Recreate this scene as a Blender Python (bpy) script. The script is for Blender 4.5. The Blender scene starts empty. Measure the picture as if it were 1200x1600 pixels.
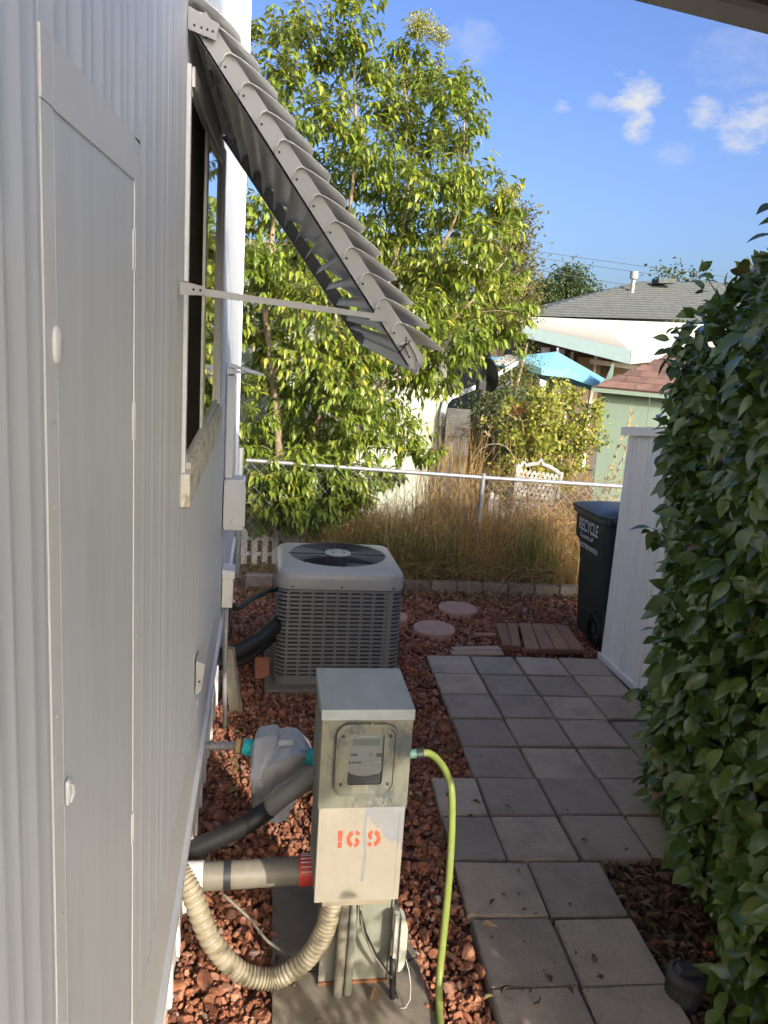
import bpy, bmesh, math, random
import numpy as np
from mathutils import Vector, Matrix

R = math.radians
random.seed(7)
rng = np.random.default_rng(11)
SC = bpy.context.scene
COL = SC.collection

# ------------------------------------------------------------------ camera
YAW, PITCH, ROLL, EYE = R(9.0), R(-11.0), R(3.8), 2.1
F = Vector((math.sin(YAW) * math.cos(PITCH), math.cos(YAW) * math.cos(PITCH), math.sin(PITCH)))
R0 = Vector((math.cos(YAW), -math.sin(YAW), 0))
U0 = R0.cross(F)
RT = R0 * math.cos(ROLL) + U0 * math.sin(ROLL)
UP = -R0 * math.sin(ROLL) + U0 * math.cos(ROLL)
cam = bpy.data.cameras.new('camera')
cam.sensor_fit = 'VERTICAL'
cam.sensor_height = 36.0
cam.lens = 27.0
cam.clip_start = 0.02
cam.clip_end = 2000
cam_o = bpy.data.objects.new('camera', cam)
COL.objects.link(cam_o)
m = Matrix((RT, UP, -F)).transposed().to_4x4()
m.translation = Vector((0, 0, EYE))
cam_o.matrix_world = m
SC.camera = cam_o

# ------------------------------------------------------------------ light
SUN_EL, SUN_AZ = R(25.0), R(25.0)          # azimuth: turned from -Y towards +X
TO_SUN = Vector((math.sin(SUN_AZ) * math.cos(SUN_EL), -math.cos(SUN_AZ) * math.cos(SUN_EL), math.sin(SUN_EL)))
sl = bpy.data.lights.new('sun', 'SUN')
sl.energy = 2.75
sl.angle = R(0.53)
sl.color = (1.0, 0.92, 0.79)
so = bpy.data.objects.new('sun', sl)
COL.objects.link(so)
so.rotation_euler = TO_SUN.to_track_quat('Z', 'Y').to_euler()
so.location = TO_SUN * 60

SC.view_settings.view_transform = 'Standard'
SC.view_settings.look = 'None'
SC.view_settings.gamma = 1.0
SC.view_settings.use_curve_mapping = False
SC.view_settings.exposure = 1.25
SC.render.engine = 'CYCLES'
try:
    SC.cycles.max_bounces = 8
    SC.cycles.diffuse_bounces = 5
    SC.cycles.transmission_bounces = 4
    SC.cycles.caustics_reflective = False
    SC.cycles.caustics_refractive = False
except Exception:
    pass

W = bpy.data.worlds.new('World')
SC.world = W
W.use_nodes = True
nt = W.node_tree
nt.nodes.clear()


def N(t, typ, **kw):
    n = t.nodes.new(typ)
    for k, v in kw.items():
        if hasattr(n, k):
            setattr(n, k, v)
    return n


def ln(t, a, b):
    t.links.new(a, b)


wo = N(nt, 'ShaderNodeOutputWorld')
bg = N(nt, 'ShaderNodeBackground')
bg.inputs['Strength'].default_value = 0.10
sky = N(nt, 'ShaderNodeTexSky')
sky.sky_type = 'NISHITA'
sky.sun_disc = False
sky.sun_elevation = SUN_EL
sky.sun_rotation = math.pi - SUN_AZ
sky.altitude = 20
sky.air_density = 1.0
sky.dust_density = 5.0
sky.ozone_density = 3.7
tc = N(nt, 'ShaderNodeTexCoord')
n1 = N(nt, 'ShaderNodeTexNoise')
n1.inputs['Scale'].default_value = 17.0
n1.inputs['Detail'].default_value = 7.0
n1.inputs['Roughness'].default_value = 0.62
mp = N(nt, 'ShaderNodeMapping')
mp.inputs['Scale'].default_value = (1.0, 1.0, 1.7)
ln(nt, tc.outputs['Generated'], mp.inputs['Vector'])
ln(nt, mp.outputs['Vector'], n1.inputs['Vector'])


def vmath(op, a=None, b=None):
    n = N(nt, 'ShaderNodeVectorMath', operation=op)
    for k, v in ((0, a), (1, b)):
        if v is None:
            continue
        if isinstance(v, (tuple, Vector)):
            n.inputs[k].default_value = tuple(v)
        else:
            ln(nt, v, n.inputs[k])
    return n


def smath(op, a, b=None, clamp=False):
    n = N(nt, 'ShaderNodeMath', operation=op, use_clamp=clamp)
    for k, v in ((0, a), (1, b)):
        if v is None:
            continue
        if isinstance(v, (int, float)):
            n.inputs[k].default_value = v
        else:
            ln(nt, v, n.inputs[k])
    return n.outputs[0]


# small clouds: direction of each, angular size, thickness
CLOUDS = [((.3900, .8691, .306), .036, 1.0), ((.3990, .8720, .280), .026, .9), ((.4540, .8440, .290), .024, .65),
          ((.5016, .8195, .2771), .038, .7), ((.313, .9027, .2954), .012, .5), ((.1988, .9131, .3561), .034, .26),
          ((.4359, .8656, .2462), .022, .22), ((.4700, .8190, .3331), .046, .2), ((.3544, .8854, .3008), .014, .3),
          ((-.6, .7, .36), .10, .8), ((.75, .35, .42), .12, .7), ((.2, -.6, .7), .16, .7), ((-.3, .4, .75), .12, .6)]
acc = None
for d, rad, th in CLOUDS:
    d = Vector(d).normalized()
    sub = vmath('SUBTRACT', tc.outputs['Generated'], d)
    sc = vmath('MULTIPLY', sub.outputs[0], (1.0, 1.0, 1.45))
    le = N(nt, 'ShaderNodeVectorMath', operation='LENGTH')
    ln(nt, sc.outputs[0], le.inputs[0])
    fall = smath('SUBTRACT', 1.0, smath('DIVIDE', le.outputs['Value'], rad))      # 1 at centre, 0 at rim
    dens = smath('ADD', smath('MULTIPLY', fall, 0.75), smath('MULTIPLY', smath('SUBTRACT', n1.outputs['Fac'], 0.5), 3.4))
    dens = smath('MULTIPLY', smath('MULTIPLY', dens, 1.5, True), smath('MULTIPLY', smath('ADD', fall, .55), 1.6, True))
    dens = smath('MULTIPLY', dens, th)
    acc = dens if acc is None else smath('MAXIMUM', acc, dens)
mx = N(nt, 'ShaderNodeMix', data_type='RGBA')
ln(nt, acc, mx.inputs['Factor'])
hs = N(nt, 'ShaderNodeHueSaturation')
hs.inputs['Hue'].default_value = 0.512
hs.inputs['Saturation'].default_value = 1.04
hs.inputs['Value'].default_value = 1.0
gm = N(nt, 'ShaderNodeGamma')
gm.inputs['Gamma'].default_value = 1.22
ln(nt, sky.outputs[0], gm.inputs['Color'])
ln(nt, gm.outputs[0], hs.inputs['Color'])
ln(nt, hs.outputs[0], mx.inputs['A'])
mx.inputs['B'].default_value = (3.3, 3.35, 3.55, 1)
ln(nt, mx.outputs['Result'], bg.inputs['Color'])
ln(nt, bg.outputs[0], wo.inputs[0])

# ------------------------------------------------------------------ materials
def newmat(name):
    mt = bpy.data.materials.new(name)
    mt.use_nodes = True
    t = mt.node_tree
    t.nodes.clear()
    o = N(t, 'ShaderNodeOutputMaterial')
    p = N(t, 'ShaderNodeBsdfPrincipled')
    ln(t, p.outputs[0], o.inputs[0])
    return mt, t, p, o


def c4(c):
    return (c[0], c[1], c[2], 1.0)


def mixc(t, fac, a, b):
    n = N(t, 'ShaderNodeMix', data_type='RGBA')
    if isinstance(fac, (int, float)):
        n.inputs['Factor'].default_value = fac
    else:
        ln(t, fac, n.inputs['Factor'])
    for k, v in (('A', a), ('B', b)):
        if isinstance(v, tuple):
            n.inputs[k].default_value = c4(v)
        else:
            ln(t, v, n.inputs[k])
    return n.outputs['Result']


def noise(t, scale, detail=4, rough=.6, stretch=None, coord='Object', off=0.0):
    tc = N(t, 'ShaderNodeTexCoord')
    v = tc.outputs[coord]
    if stretch or off:
        mp = N(t, 'ShaderNodeMapping')
        mp.inputs['Scale'].default_value = stretch or (1, 1, 1)
        mp.inputs['Location'].default_value = (off, off * .7, off * 1.3)
        ln(t, v, mp.inputs['Vector'])
        v = mp.outputs['Vector']
    n = N(t, 'ShaderNodeTexNoise')
    n.inputs['Scale'].default_value = scale
    n.inputs['Detail'].default_value = detail
    n.inputs['Roughness'].default_value = rough
    ln(t, v, n.inputs['Vector'])
    return n.outputs['Fac']


def ramp(t, fac, stops):
    r = N(t, 'ShaderNodeValToRGB')
    el = r.color_ramp.elements
    el[0].position, el[0].color = stops[0][0], c4(stops[0][1])
    el[1].position, el[1].color = stops[-1][0], c4(stops[-1][1])
    for pos, c in stops[1:-1]:
        e = el.new(pos)
        e.color = c4(c)
    ln(t, fac, r.inputs['Fac'])
    return r.outputs['Color']


def step(t, fac, lo, hi):
    n = N(t, 'ShaderNodeMapRange')
    n.inputs['From Min'].default_value = lo
    n.inputs['From Max'].default_value = hi
    ln(t, fac, n.inputs['Value'])
    return n.outputs['Result']


def bump(t, p, fac, strength, dist=.01):
    b = N(t, 'ShaderNodeBump')
    b.inputs['Strength'].default_value = strength
    b.inputs['Distance'].default_value = dist
    ln(t, fac, b.inputs['Height'])
    ln(t, b.outputs[0], p.inputs['Normal'])


def mat(name, col, rough=.6, metal=0.0, var=.25, scale=8, bmp=.15, bscale=60, stretch=None, dirt=None, dscale=3, dlo=.55, dhi=.75,
        perobj=0.0, spec=None, bdist=.004):
    mt, t, p, o = newmat(name)
    lo = tuple(c * (1 - var) for c in col)
    hi = tuple(min(1, c * (1 + var)) for c in col)
    f1 = noise(t, scale, 5, .65, stretch)
    c = mixc(t, step(t, f1, .3, .7), lo, hi)
    if dirt:
        c = mixc(t, step(t, noise(t, dscale, 6, .7, stretch, off=3.7), dlo, dhi), c, dirt)
    if perobj:
        oi = N(t, 'ShaderNodeObjectInfo')
        hv = N(t, 'ShaderNodeHueSaturation')
        v = N(t, 'ShaderNodeMapRange')
        v.inputs['To Min'].default_value = 1 - perobj
        v.inputs['To Max'].default_value = 1 + perobj
        ln(t, oi.outputs['Random'], v.inputs['Value'])
        ln(t, v.outputs['Result'], hv.inputs['Value'])
        ln(t, c, hv.inputs['Color'])
        c = hv.outputs[0]
    ln(t, c, p.inputs['Base Color'])
    p.inputs['Metallic'].default_value = metal
    r = N(t, 'ShaderNodeMapRange')
    r.inputs['To Min'].default_value = max(.02, rough - .1)
    r.inputs['To Max'].default_value = min(1, rough + .1)
    ln(t, f1, r.inputs['Value'])
    ln(t, r.outputs['Result'], p.inputs['Roughness'])
    if spec is not None:
        p.inputs['Specular IOR Level'].default_value = spec
    if bmp:
        bump(t, p, noise(t, bscale, 4, .6, stretch, off=1.3), bmp, bdist)
    return mt


def leafmat(name, stops, rough=.4, trans=.3, spec=.5, tcol=None):
    mt, t, p, o = newmat(name)
    a = N(t, 'ShaderNodeAttribute')
    a.attribute_name = 'rnd'
    c = ramp(t, a.outputs['Fac'], stops)
    c = mixc(t, step(t, noise(t, 40, 3), .35, .75), c, mixc(t, .5, c, (stops[0][1][0] * .7, stops[0][1][1] * .7, stops[0][1][2] * .7)))
    g = N(t, 'ShaderNodeNewGeometry')
    back = mixc(t, .4, c, (.16, .19, .09))
    c2 = mixc(t, g.outputs['Backfacing'], c, back)
    ln(t, c2, p.inputs['Base Color'])
    p.inputs['Roughness'].default_value = rough
    p.inputs['Specular IOR Level'].default_value = spec
    if trans:
        tr = N(t, 'ShaderNodeBsdfTranslucent')
        ln(t, mixc(t, .55, c, tcol or (.22, .30, .03)), tr.inputs['Color'])
        ms = N(t, 'ShaderNodeMixShader')
        ms.inputs[0].default_value = trans
        ln(t, p.outputs[0], ms.inputs[1])
        ln(t, tr.outputs[0], ms.inputs[2])
        ln(t, ms.outputs[0], o.inputs[0])
    return mt


M = {}
M['bounce_slab'] = mat('pale_bounce_concrete', (.30, .275, .24), .9, var=.1, scale=3, bmp=.2, bscale=60)  # concrete of the added slab that bounces sunlight
M['joint'] = mat('dark_joint_soil', (.05, .038, .028), .95, var=.4, scale=20, bmp=.4, bscale=60)
M['soil'] = mat('red_brown_soil', (.135, .062, .042), .95, var=.4, scale=14, bmp=.5, bscale=50)
M['yard'] = mat('dry_yard_soil', (.17, .12, .075), .95, var=.4, scale=6, bmp=.5, bscale=40, dirt=(.09, .07, .04))


def rockmat():
    mt, t, p, o = newmat('lava_rock')
    a = N(t, 'ShaderNodeAttribute')
    a.attribute_name = 'rnd'
    c = ramp(t, a.outputs['Fac'], [(0, (.20, .082, .050)), (.3, (.33, .130, .075)), (.6, (.44, .178, .096)), (.82, (.50, .245, .15)),
                                   (.95, (.30, .175, .14)), (1, (.40, .34, .31))])
    c = mixc(t, step(t, noise(t, 60, 5, .7), .35, .7), c, mixc(t, .55, c, (.10, .045, .032)))
    c = mixc(t, step(t, noise(t, 9, 4, .7, off=5), .58, .8), c, mixc(t, .4, c, (.30, .20, .16)))
    ln(t, c, p.inputs['Base Color'])
    p.inputs['Roughness'].default_value = .92
    p.inputs['Specular IOR Level'].default_value = .2
    bump(t, p, noise(t, 160, 5, .7), .6, .004)
    return mt


M['rock'] = rockmat()


def pavermat():
    mt, t, p, o = newmat('concrete_paver')
    oi = N(t, 'ShaderNodeObjectInfo')
    c = ramp(t, oi.outputs['Random'], [(0, (.36, .30, .245)), (.45, (.47, .385, .305)), (.8, (.52, .42, .33)), (1, (.57, .465, .36))])
    big = noise(t, 4, 5, .7, coord='Generated')
    tcn = N(t, 'ShaderNodeTexCoord')
    mpn = N(t, 'ShaderNodeVectorMath', operation='ADD')
    ln(t, tcn.outputs['Object'], mpn.inputs[0])
    ln(t, oi.outputs['Location'], mpn.inputs[1])

    def nz(s, d, r):
        n = N(t, 'ShaderNodeTexNoise')
        n.inputs['Scale'].default_value = s
        n.inputs['Detail'].default_value = d
        n.inputs['Roughness'].default_value = r
        ln(t, mpn.outputs[0], n.inputs['Vector'])
        return n.outputs['Fac']
    c = mixc(t, step(t, nz(6, 5, .7), .3, .75), c, mixc(t, .32, c, (.10, .09, .08)))
    c = mixc(t, step(t, nz(3, 4, .6), .55, .8), c, mixc(t, .35, c, (.24, .22, .21)))
    c = mixc(t, step(t, nz(1.7, 6, .75), .50, .66), c, mixc(t, .30, c, (.13, .105, .08)))
    sp = nz(210, 2, .5)
    c = mixc(t, step(t, sp, .62, .72), c, (.075, .068, .06))
    c = mixc(t, step(t, nz(260, 2, .5), .66, .74), c, (.32, .30, .27))
    ln(t, c, p.inputs['Base Color'])
    p.inputs['Roughness'].default_value = .88
    p.inputs['Specular IOR Level'].default_value = .25
    bump(t, p, nz(190, 4, .6), .45, .003)
    return mt


M['paver'] = pavermat()


def sidingmat():
    mt, t, p, o = newmat('white_painted_siding')
    st = noise(t, 5, 5, .6, (1, 3.5, .10))
    c = mixc(t, step(t, st, .3, .72), (.535, .565, .615), (.625, .65, .69))
    c = mixc(t, step(t, noise(t, 2.2, 6, .7, (1, 1.2, .5), off=4), .58, .85), c, (.46, .465, .47))
    c = mixc(t, step(t, noise(t, 34, 5, .75, (1, 2.2, .35), off=9), .70, .76), c, (.36, .35, .33))
    ln(t, c, p.inputs['Base Color'])
    p.inputs['Roughness'].default_value = .42
    c0 = noise(t, 3.2, 4, .5, (1, 2.0, .8))
    bump(t, p, c0, .20, .012)
    return mt


M['siding'] = sidingmat()
M['white'] = mat('white_paint', (.62, .63, .645), .5, var=.05, scale=6, bmp=.12, bscale=30, dirt=(.58, .57, .54), dscale=9, dlo=.6, dhi=.85)
M['skirt'] = mat('white_skirting', (.68, .67, .645), .5, var=.06, scale=5, bmp=.1, bscale=30, stretch=(1, 3, .3), dirt=(.50, .44, .38), dscale=5, dlo=.6, dhi=.9)
M['shedwhite'] = mat('white_shed_metal', (.82, .80, .76), .45, var=.04, scale=4, bmp=.06, bscale=20, stretch=(1, 1, .3), dirt=(.60, .58, .54), dscale=14, dlo=.66, dhi=.8)
M['awning'] = mat('aluminium_bounce_lit', (.78, .78, .78), .42, metal=.0, var=.06, scale=10, bmp=.08, bscale=25, dirt=(.64, .63, .62), dscale=8, dlo=.55, dhi=.85)  # slats: awning aluminium lightened, bounced light painted into the colour
M['awnarm'] = mat('aluminium_arm_shaded', (.32, .325, .33), .5, var=.06, scale=10, bmp=.08, bscale=25, dirt=(.29, .29, .29), dscale=8, dlo=.55, dhi=.85)  # arms: darker copy of the same aluminium, shade painted in
M['black'] = mat('black_rubber', (.012, .012, .013), .5, var=.3, bmp=.2, bscale=40)
M['darkgap'] = mat('dark_recess', (.02, .02, .02), .8, bmp=0)
M['screen'] = mat('dark_insect_screen', (.022, .020, .018), .95, var=.15, scale=30, bmp=.3, bscale=500, spec=.02)


def glassmat(name, col=(.02, .025, .03), rough=.03):
    mt, t, p, o = newmat(name)
    p.inputs['Base Color'].default_value = c4(col)
    p.inputs['Roughness'].default_value = rough
    p.inputs['Specular IOR Level'].default_value = 1.0
    p.inputs['Coat Weight'].default_value = 1.0
    p.inputs['Coat Roughness'].default_value = .02
    bump(t, p, noise(t, 3, 2), .015, .01)
    return mt


M['glass'] = glassmat('window_glass')
M['alu'] = mat('weathered_window_aluminium', (.46, .45, .43), .45, metal=.3, var=.12, scale=25, bmp=.1)


def peel(name, paint, under, lo, hi, scale, zgrad=None, rough=.6, pscale=5, cracks=None, dirt=None, drip=None):
    mt, t, p, o = newmat(name)
    tcn = N(t, 'ShaderNodeTexCoord')
    sep = N(t, 'ShaderNodeSeparateXYZ')
    ln(t, tcn.outputs['Object'], sep.inputs[0])
    c = mixc(t, step(t, noise(t, pscale, 6, .7), .3, .75), tuple(k * .85 for k in paint), tuple(min(1, k * 1.08) for k in paint))
    f = noise(t, scale, 7, .68, (1, 1, .62))
    if zgrad:
        for ax, k, mid in zgrad:
            mm = N(t, 'ShaderNodeMath', operation='SUBTRACT')
            ln(t, sep.outputs[ax], mm.inputs[0])
            mm.inputs[1].default_value = mid
            m2 = N(t, 'ShaderNodeMath', operation='MULTIPLY_ADD')
            ln(t, mm.outputs[0], m2.inputs[0])
            m2.inputs[1].default_value = k
            ln(t, f, m2.inputs[2])
            f = m2.outputs[0]
    if dirt:
        c = mixc(t, step(t, noise(t, 3.5, 6, .75, (1.5, 1, .35), off=8), .42, .72), c, dirt)
    msk = step(t, f, lo, hi)
    if drip:
        dx = N(t, 'ShaderNodeMath', operation='MULTIPLY_ADD')
        ln(t, noise(t, 7, 4, .6, (.2, 1, 1), off=12), dx.inputs[0])
        dx.inputs[1].default_value = .035
        ln(t, sep.outputs['X'], dx.inputs[2])
        d2 = N(t, 'ShaderNodeMath', operation='ABSOLUTE')
        d3 = N(t, 'ShaderNodeMath', operation='SUBTRACT')
        ln(t, dx.outputs[0], d3.inputs[0])
        d3.inputs[1].default_value = drip[0] + .0175
        ln(t, d3.outputs[0], d2.inputs[0])
        zm = N(t, 'ShaderNodeMath', operation='GREATER_THAN')
        ln(t, sep.outputs['Z'], zm.inputs[0])
        zm.inputs[1].default_value = drip[1]
        dm = N(t, 'ShaderNodeMath', operation='MULTIPLY')
        ln(t, step(t, d2.outputs[0], .0055, .0035), dm.inputs[0])
        ln(t, zm.outputs[0], dm.inputs[1])
        mm_ = N(t, 'ShaderNodeMath', operation='MAXIMUM')
        ln(t, msk, mm_.inputs[0])
        ln(t, dm.outputs[0], mm_.inputs[1])
        msk = mm_.outputs[0]
    u = mixc(t, noise(t, 30, 4), tuple(k * .8 for k in under), tuple(min(1, k * 1.15) for k in under))
    c = mixc(t, msk, c, u)
    if cracks:
        cr = noise(t, 9, 6, .8, cracks, off=2.2)
        w = N(t, 'ShaderNodeMath', operation='ABSOLUTE')
        s2 = N(t, 'ShaderNodeMath', operation='SUBTRACT')
        ln(t, cr, s2.inputs[0])
        s2.inputs[1].default_value = .5
        ln(t, s2.outputs[0], w.inputs[0])
        gate = step(t, noise(t, 6, 3, .6, off=6), .52, .6)
        line = N(t, 'ShaderNodeMath', operation='MULTIPLY')
        ln(t, step(t, w.outputs[0], .012, .004), line.inputs[0])
        ln(t, gate, line.inputs[1])
        c = mixc(t, line.outputs[0], c, (.22, .20, .16))
    ln(t, c, p.inputs['Base Color'])
    p.inputs['Roughness'].default_value = rough
    inv = N(t, 'ShaderNodeMath', operation='SUBTRACT')
    inv.inputs[0].default_value = 1.0
    ln(t, msk, inv.inputs[1])
    bump(t, p, inv.outputs[0], .5, .0015)
    return mt


M['sillpaint'] = peel('peeling_sill_paint', (.62, .60, .53), (.38, .33, .22), .52, .58, 22, cracks=None)
M['galv'] = peel('weathered_green_grey_metal', (.120, .128, .108), (.060, .072, .078), .49, .60, 9, rough=.55, dirt=(.225, .20, .135), cracks=(1, 1, .3))
M['galvlid'] = mat('blue_grey_lid_metal', (.29, .325, .345), .5, metal=.1, var=.14, scale=9, bmp=.12, bscale=40, stretch=(1, .25, 1), dirt=(.21, .225, .21), dscale=4, dlo=.5, dhi=.75)
M['lowdoor'] = peel('peeling_cream_paint', (.275, .248, .200), (.20, .205, .215), .62, .64, 11, zgrad=[('X', 1.55, .045), ('Z', 1.15, .62)], cracks=(3.2, 1, .22), pscale=7, drip=(.004, .515))
M['column'] = mat('grey_green_sheet_metal', (.20, .205, .165), .55, var=.18, scale=6, bmp=.12, bscale=30, dirt=(.27, .255, .205), dscale=4, dlo=.5, dhi=.75)
M['rust'] = mat('rust', (.20, .085, .035), .9, var=.4, scale=20, bmp=.4)
M['orange'] = mat('faded_orange_stencil_paint', (.40, .065, .030), .7, var=.3, scale=60, bmp=.1, dirt=(.58, .45, .33), dscale=45, dlo=.62, dhi=.72)
M['lcd'] = mat('lcd_green_grey', (.075, .10, .085), .3, var=.05, bmp=0)
M['meterface'] = mat('meter_face_grey', (.135, .145, .150), .35, var=.06, bmp=0)
M['print'] = mat('dark_print', (.05, .05, .055), .6, bmp=0)
M['paleprint'] = mat('pale_print', (.24, .25, .25), .6, bmp=0)
M['dark'] = mat('dark_plastic', (.025, .027, .03), .45, bmp=.05)
M['ac'] = mat('grey_enamel', (.20, .202, .205), .38, var=.05, scale=5, bmp=.04, bscale=30, dirt=(.19, .18, .165), dscale=7, dlo=.55, dhi=.85)
M['accap'] = mat('light_grey_enamel', (.34, .345, .335), .33, var=.05, scale=5, bmp=.03, bscale=30, dirt=(.28, .27, .25), dscale=6, dlo=.55, dhi=.9)
M['coil'] = mat('coil_fins', (.022, .022, .022), .7, var=.3, scale=80, bmp=.2, bscale=200)
M['wire'] = mat('black_wire', (.02, .02, .022), .4, bmp=0)
M['hub'] = mat('pale_hub', (.36, .36, .32), .5, var=.1, bmp=.1)
M['blade'] = mat('fan_blade_aluminium', (.55, .56, .60), .35, metal=.3, var=.1, bmp=.05)
M['concrete'] = mat('old_concrete', (.20, .168, .128), .9, var=.22, scale=9, bmp=.35, bscale=90, dirt=(.14, .125, .105), dscale=4, dlo=.5, dhi=.75)
M['edging'] = mat('edging_block', (.20, .16, .135), .92, var=.25, scale=14, bmp=.45, bscale=70, perobj=.3, dirt=(.12, .10, .085))
M['stonepink'] = mat('pink_concrete', (.40, .245, .185), .9, var=.12, scale=12, bmp=.3, bscale=90, dirt=(.30, .20, .155), dscale=5)
M['deck'] = mat('red_brown_stained_wood', (.29, .145, .092), .7, var=.3, scale=6, bmp=.3, bscale=25, stretch=(9, .7, 9), perobj=.22, dirt=(.33, .22, .16), dscale=5, dlo=.55, dhi=.8)
M['oldwood'] = mat('weathered_wood', (.36, .26, .185), .8, var=.25, scale=6, bmp=.3, bscale=25, stretch=(.7, 9, 9), perobj=.2)
M['stake'] = mat('grey_tan_wood', (.34, .295, .215), .8, var=.2, scale=7, bmp=.3, bscale=25, stretch=(9, 9, .7))
M['brick'] = mat('red_brick', (.34, .135, .082), .85, var=.18, scale=30, bmp=.3, bscale=90)
M['greypvc'] = mat('grey_brown_drain_pipe', (.165, .15, .12), .5, var=.15, scale=8, bmp=.1, dirt=(.21, .195, .155), dscale=5)
M['offwhite'] = mat('off_white_plastic', (.66, .65, .61), .5, var=.06, bmp=.05)
M['redpvc'] = mat('red_coupling', (.55, .06, .04), .45, var=.15, bmp=.1)
M['cream'] = mat('cream_corrugated_plastic', (.25, .215, .150), .5, var=.18, scale=9, bmp=.08, dirt=(.21, .15, .075), dscale=6, dlo=.56, dhi=.8)
M['teal'] = mat('teal_tape', (.015, .46, .48), .5, var=.15, scale=60, bmp=.5, bscale=110)
M['brass'] = mat('tarnished_brass', (.62, .42, .12), .4, metal=.6, var=.25, scale=30, bmp=.1)
M['yellow'] = mat('yellow_plastic', (.72, .44, .02), .4, bmp=.05)
M['gold'] = mat('gold_foil', (.55, .42, .22), .45, metal=.3, var=.3, scale=40, bmp=.5, bscale=60)
M['greyflex'] = mat('grey_flexible_hose', (.34, .34, .34), .45, metal=.2, var=.1, bmp=.05)
M['silver'] = mat('grey_white_vinyl_cover', (.50, .50, .505), .4, var=.08, scale=9, bmp=.25, bscale=18, dirt=(.40, .405, .42), dscale=6, dlo=.5, dhi=.8)
M['wrap'] = mat('grey_pipe_wrap', (.20, .195, .18), .6, var=.2, scale=14, bmp=.2)
M['hose'] = mat('lime_green_hose', (.205, .255, .062), .45, var=.12, scale=14, bmp=.05, dirt=(.23, .26, .11), dscale=8)
M['greenfit'] = mat('green_fitting', (.10, .22, .17), .45, bmp=.05)
M['phonebox'] = mat('beige_utility_plastic', (.42, .42, .36), .5, var=.1, bmp=.08, dirt=(.33, .35, .33))
M['cap'] = mat('grey_black_plastic', (.062, .057, .057), .6, var=.2, bmp=.15, bscale=30)
M['galvpost'] = mat('galvanised_steel', (.30, .31, .32), .45, metal=.45, var=.12, scale=25, bmp=.1)
M['chain'] = mat('galvanised_wire', (.30, .31, .31), .5, metal=.4, var=.1, bmp=0)
M['bin'] = mat('dark_green_plastic', (.027, .042, .038), .45, var=.2, scale=6, bmp=.08, bscale=50, dirt=(.030, .036, .034), dscale=5)
M['binlid'] = mat('dark_grey_lid_plastic', (.055, .062, .066), .38, var=.15, bmp=.06)
M['binprint'] = mat('white_print', (.60, .62, .62), .6, var=.08, scale=60, bmp=0)
M['tyre'] = mat('black_tyre', (.012, .012, .012), .7, bmp=.2)
M['mint'] = mat('pale_mint_siding', (.42, .455, .375), .7, var=.06, scale=3, bmp=.08, bscale=20, stretch=(1, 1, .3), dirt=(.35, .375, .305), dscale=3, dlo=.5, dhi=.8)
M['sage'] = mat('sage_green_siding', (.165, .225, .175), .7, var=.08, scale=3, bmp=.08, stretch=(1, 1, .3))
M['metalwhite'] = mat('white_metal_roofing', (.32, .315, .285), .55, var=.05, scale=4, bmp=.05)
M['shingle'] = mat('grey_shingles', (.075, .082, .08), .9, var=.3, scale=9, bmp=.4, bscale=30, stretch=(1.6, .6, 1), dirt=(.11, .112, .105), dscale=5)
M['brownshingle'] = mat('red_brown_shingle', (.150, .084, .064), .9, var=.22, scale=7, bmp=.35, bscale=50, perobj=.28, dirt=(.25, .15, .125), dscale=5)
M['tealfascia'] = mat('pale_teal_fascia', (.35, .46, .45), .6, var=.06, bmp=.05)
M['tanwall'] = mat('tan_wall', (.30, .235, .14), .8, var=.15, scale=2, bmp=.1)
M['darkwall'] = mat('dark_brown_wall', (.10, .07, .055), .8, var=.25, scale=3, bmp=.1, stretch=(4, 4, .4))
M['umbrella'] = mat('light_blue_canvas', (.15, .36, .50), .8, var=.08, scale=5, bmp=.2, bscale=90)
M['dish'] = mat('dark_grey_dish', (.02, .021, .023), .6, var=.1, bmp=.05)
M['gutter'] = mat('white_grey_gutter', (.58, .59, .60), .45, var=.06, bmp=.05)
M['rusty'] = mat('rusty_screen', (.16, .085, .05), .85, var=.35, scale=9, bmp=.3)
M['bark'] = mat('pale_bark', (.27, .20, .135), .9, var=.28, scale=10, bmp=.5, bscale=40, stretch=(3, 3, .6))
M['twig'] = mat('green_brown_twig', (.15, .12, .06), .85, var=.25, bmp=.2)
M['canes'] = mat('tan_canes', (.33, .235, .105), .8, var=.3, bmp=.1)
M['carport'] = mat('brown_grey_carport', (.085, .078, .07), .7, var=.12, scale=4, bmp=.1)
M['carportlip'] = mat('grey_brown_fascia', (.27, .25, .225), .6, var=.1, scale=5, bmp=.1)
M['powerline'] = mat('power_line', (.06, .06, .065), .6, bmp=0)

M['camellia'] = leafmat('camellia_leaf', [(0, (.045, .085, .017)), (.5, (.110, .180, .032)), (.85, (.175, .235, .045)), (.965, (.24, .28, .06)), (.985, (.22, .13, .05)), (1, (.26, .15, .06))], .24, .14, .6)
M['privet'] = leafmat('privet_leaf', [(0, (.08, .145, .024)), (.4, (.20, .285, .038)), (.75, (.34, .40, .052)), (.95, (.48, .47, .065)), (1, (.52, .42, .08))], .30, .42, .5, (.30, .36, .03))
M['flower'] = leafmat('privet_flower', [(0, (.30, .30, .06)), (1, (.48, .44, .12))], .7, .3, .2)
M['ochre'] = leafmat('ochre_leaf', [(0, (.07, .08, .020)), (.5, (.145, .125, .035)), (1, (.25, .175, .05))], .6, .3, .3, (.30, .24, .05))
M['darkleaf'] = leafmat('dark_evergreen_leaf', [(0, (.018, .036, .012)), (.6, (.035, .066, .018)), (1, (.07, .095, .03))], .5, .12, .4)
M['fineleaf'] = leafmat('fine_green_leaf', [(0, (.07, .10, .022)), (.6, (.14, .17, .035)), (1, (.22, .20, .06))], .5, .3, .3)
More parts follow.
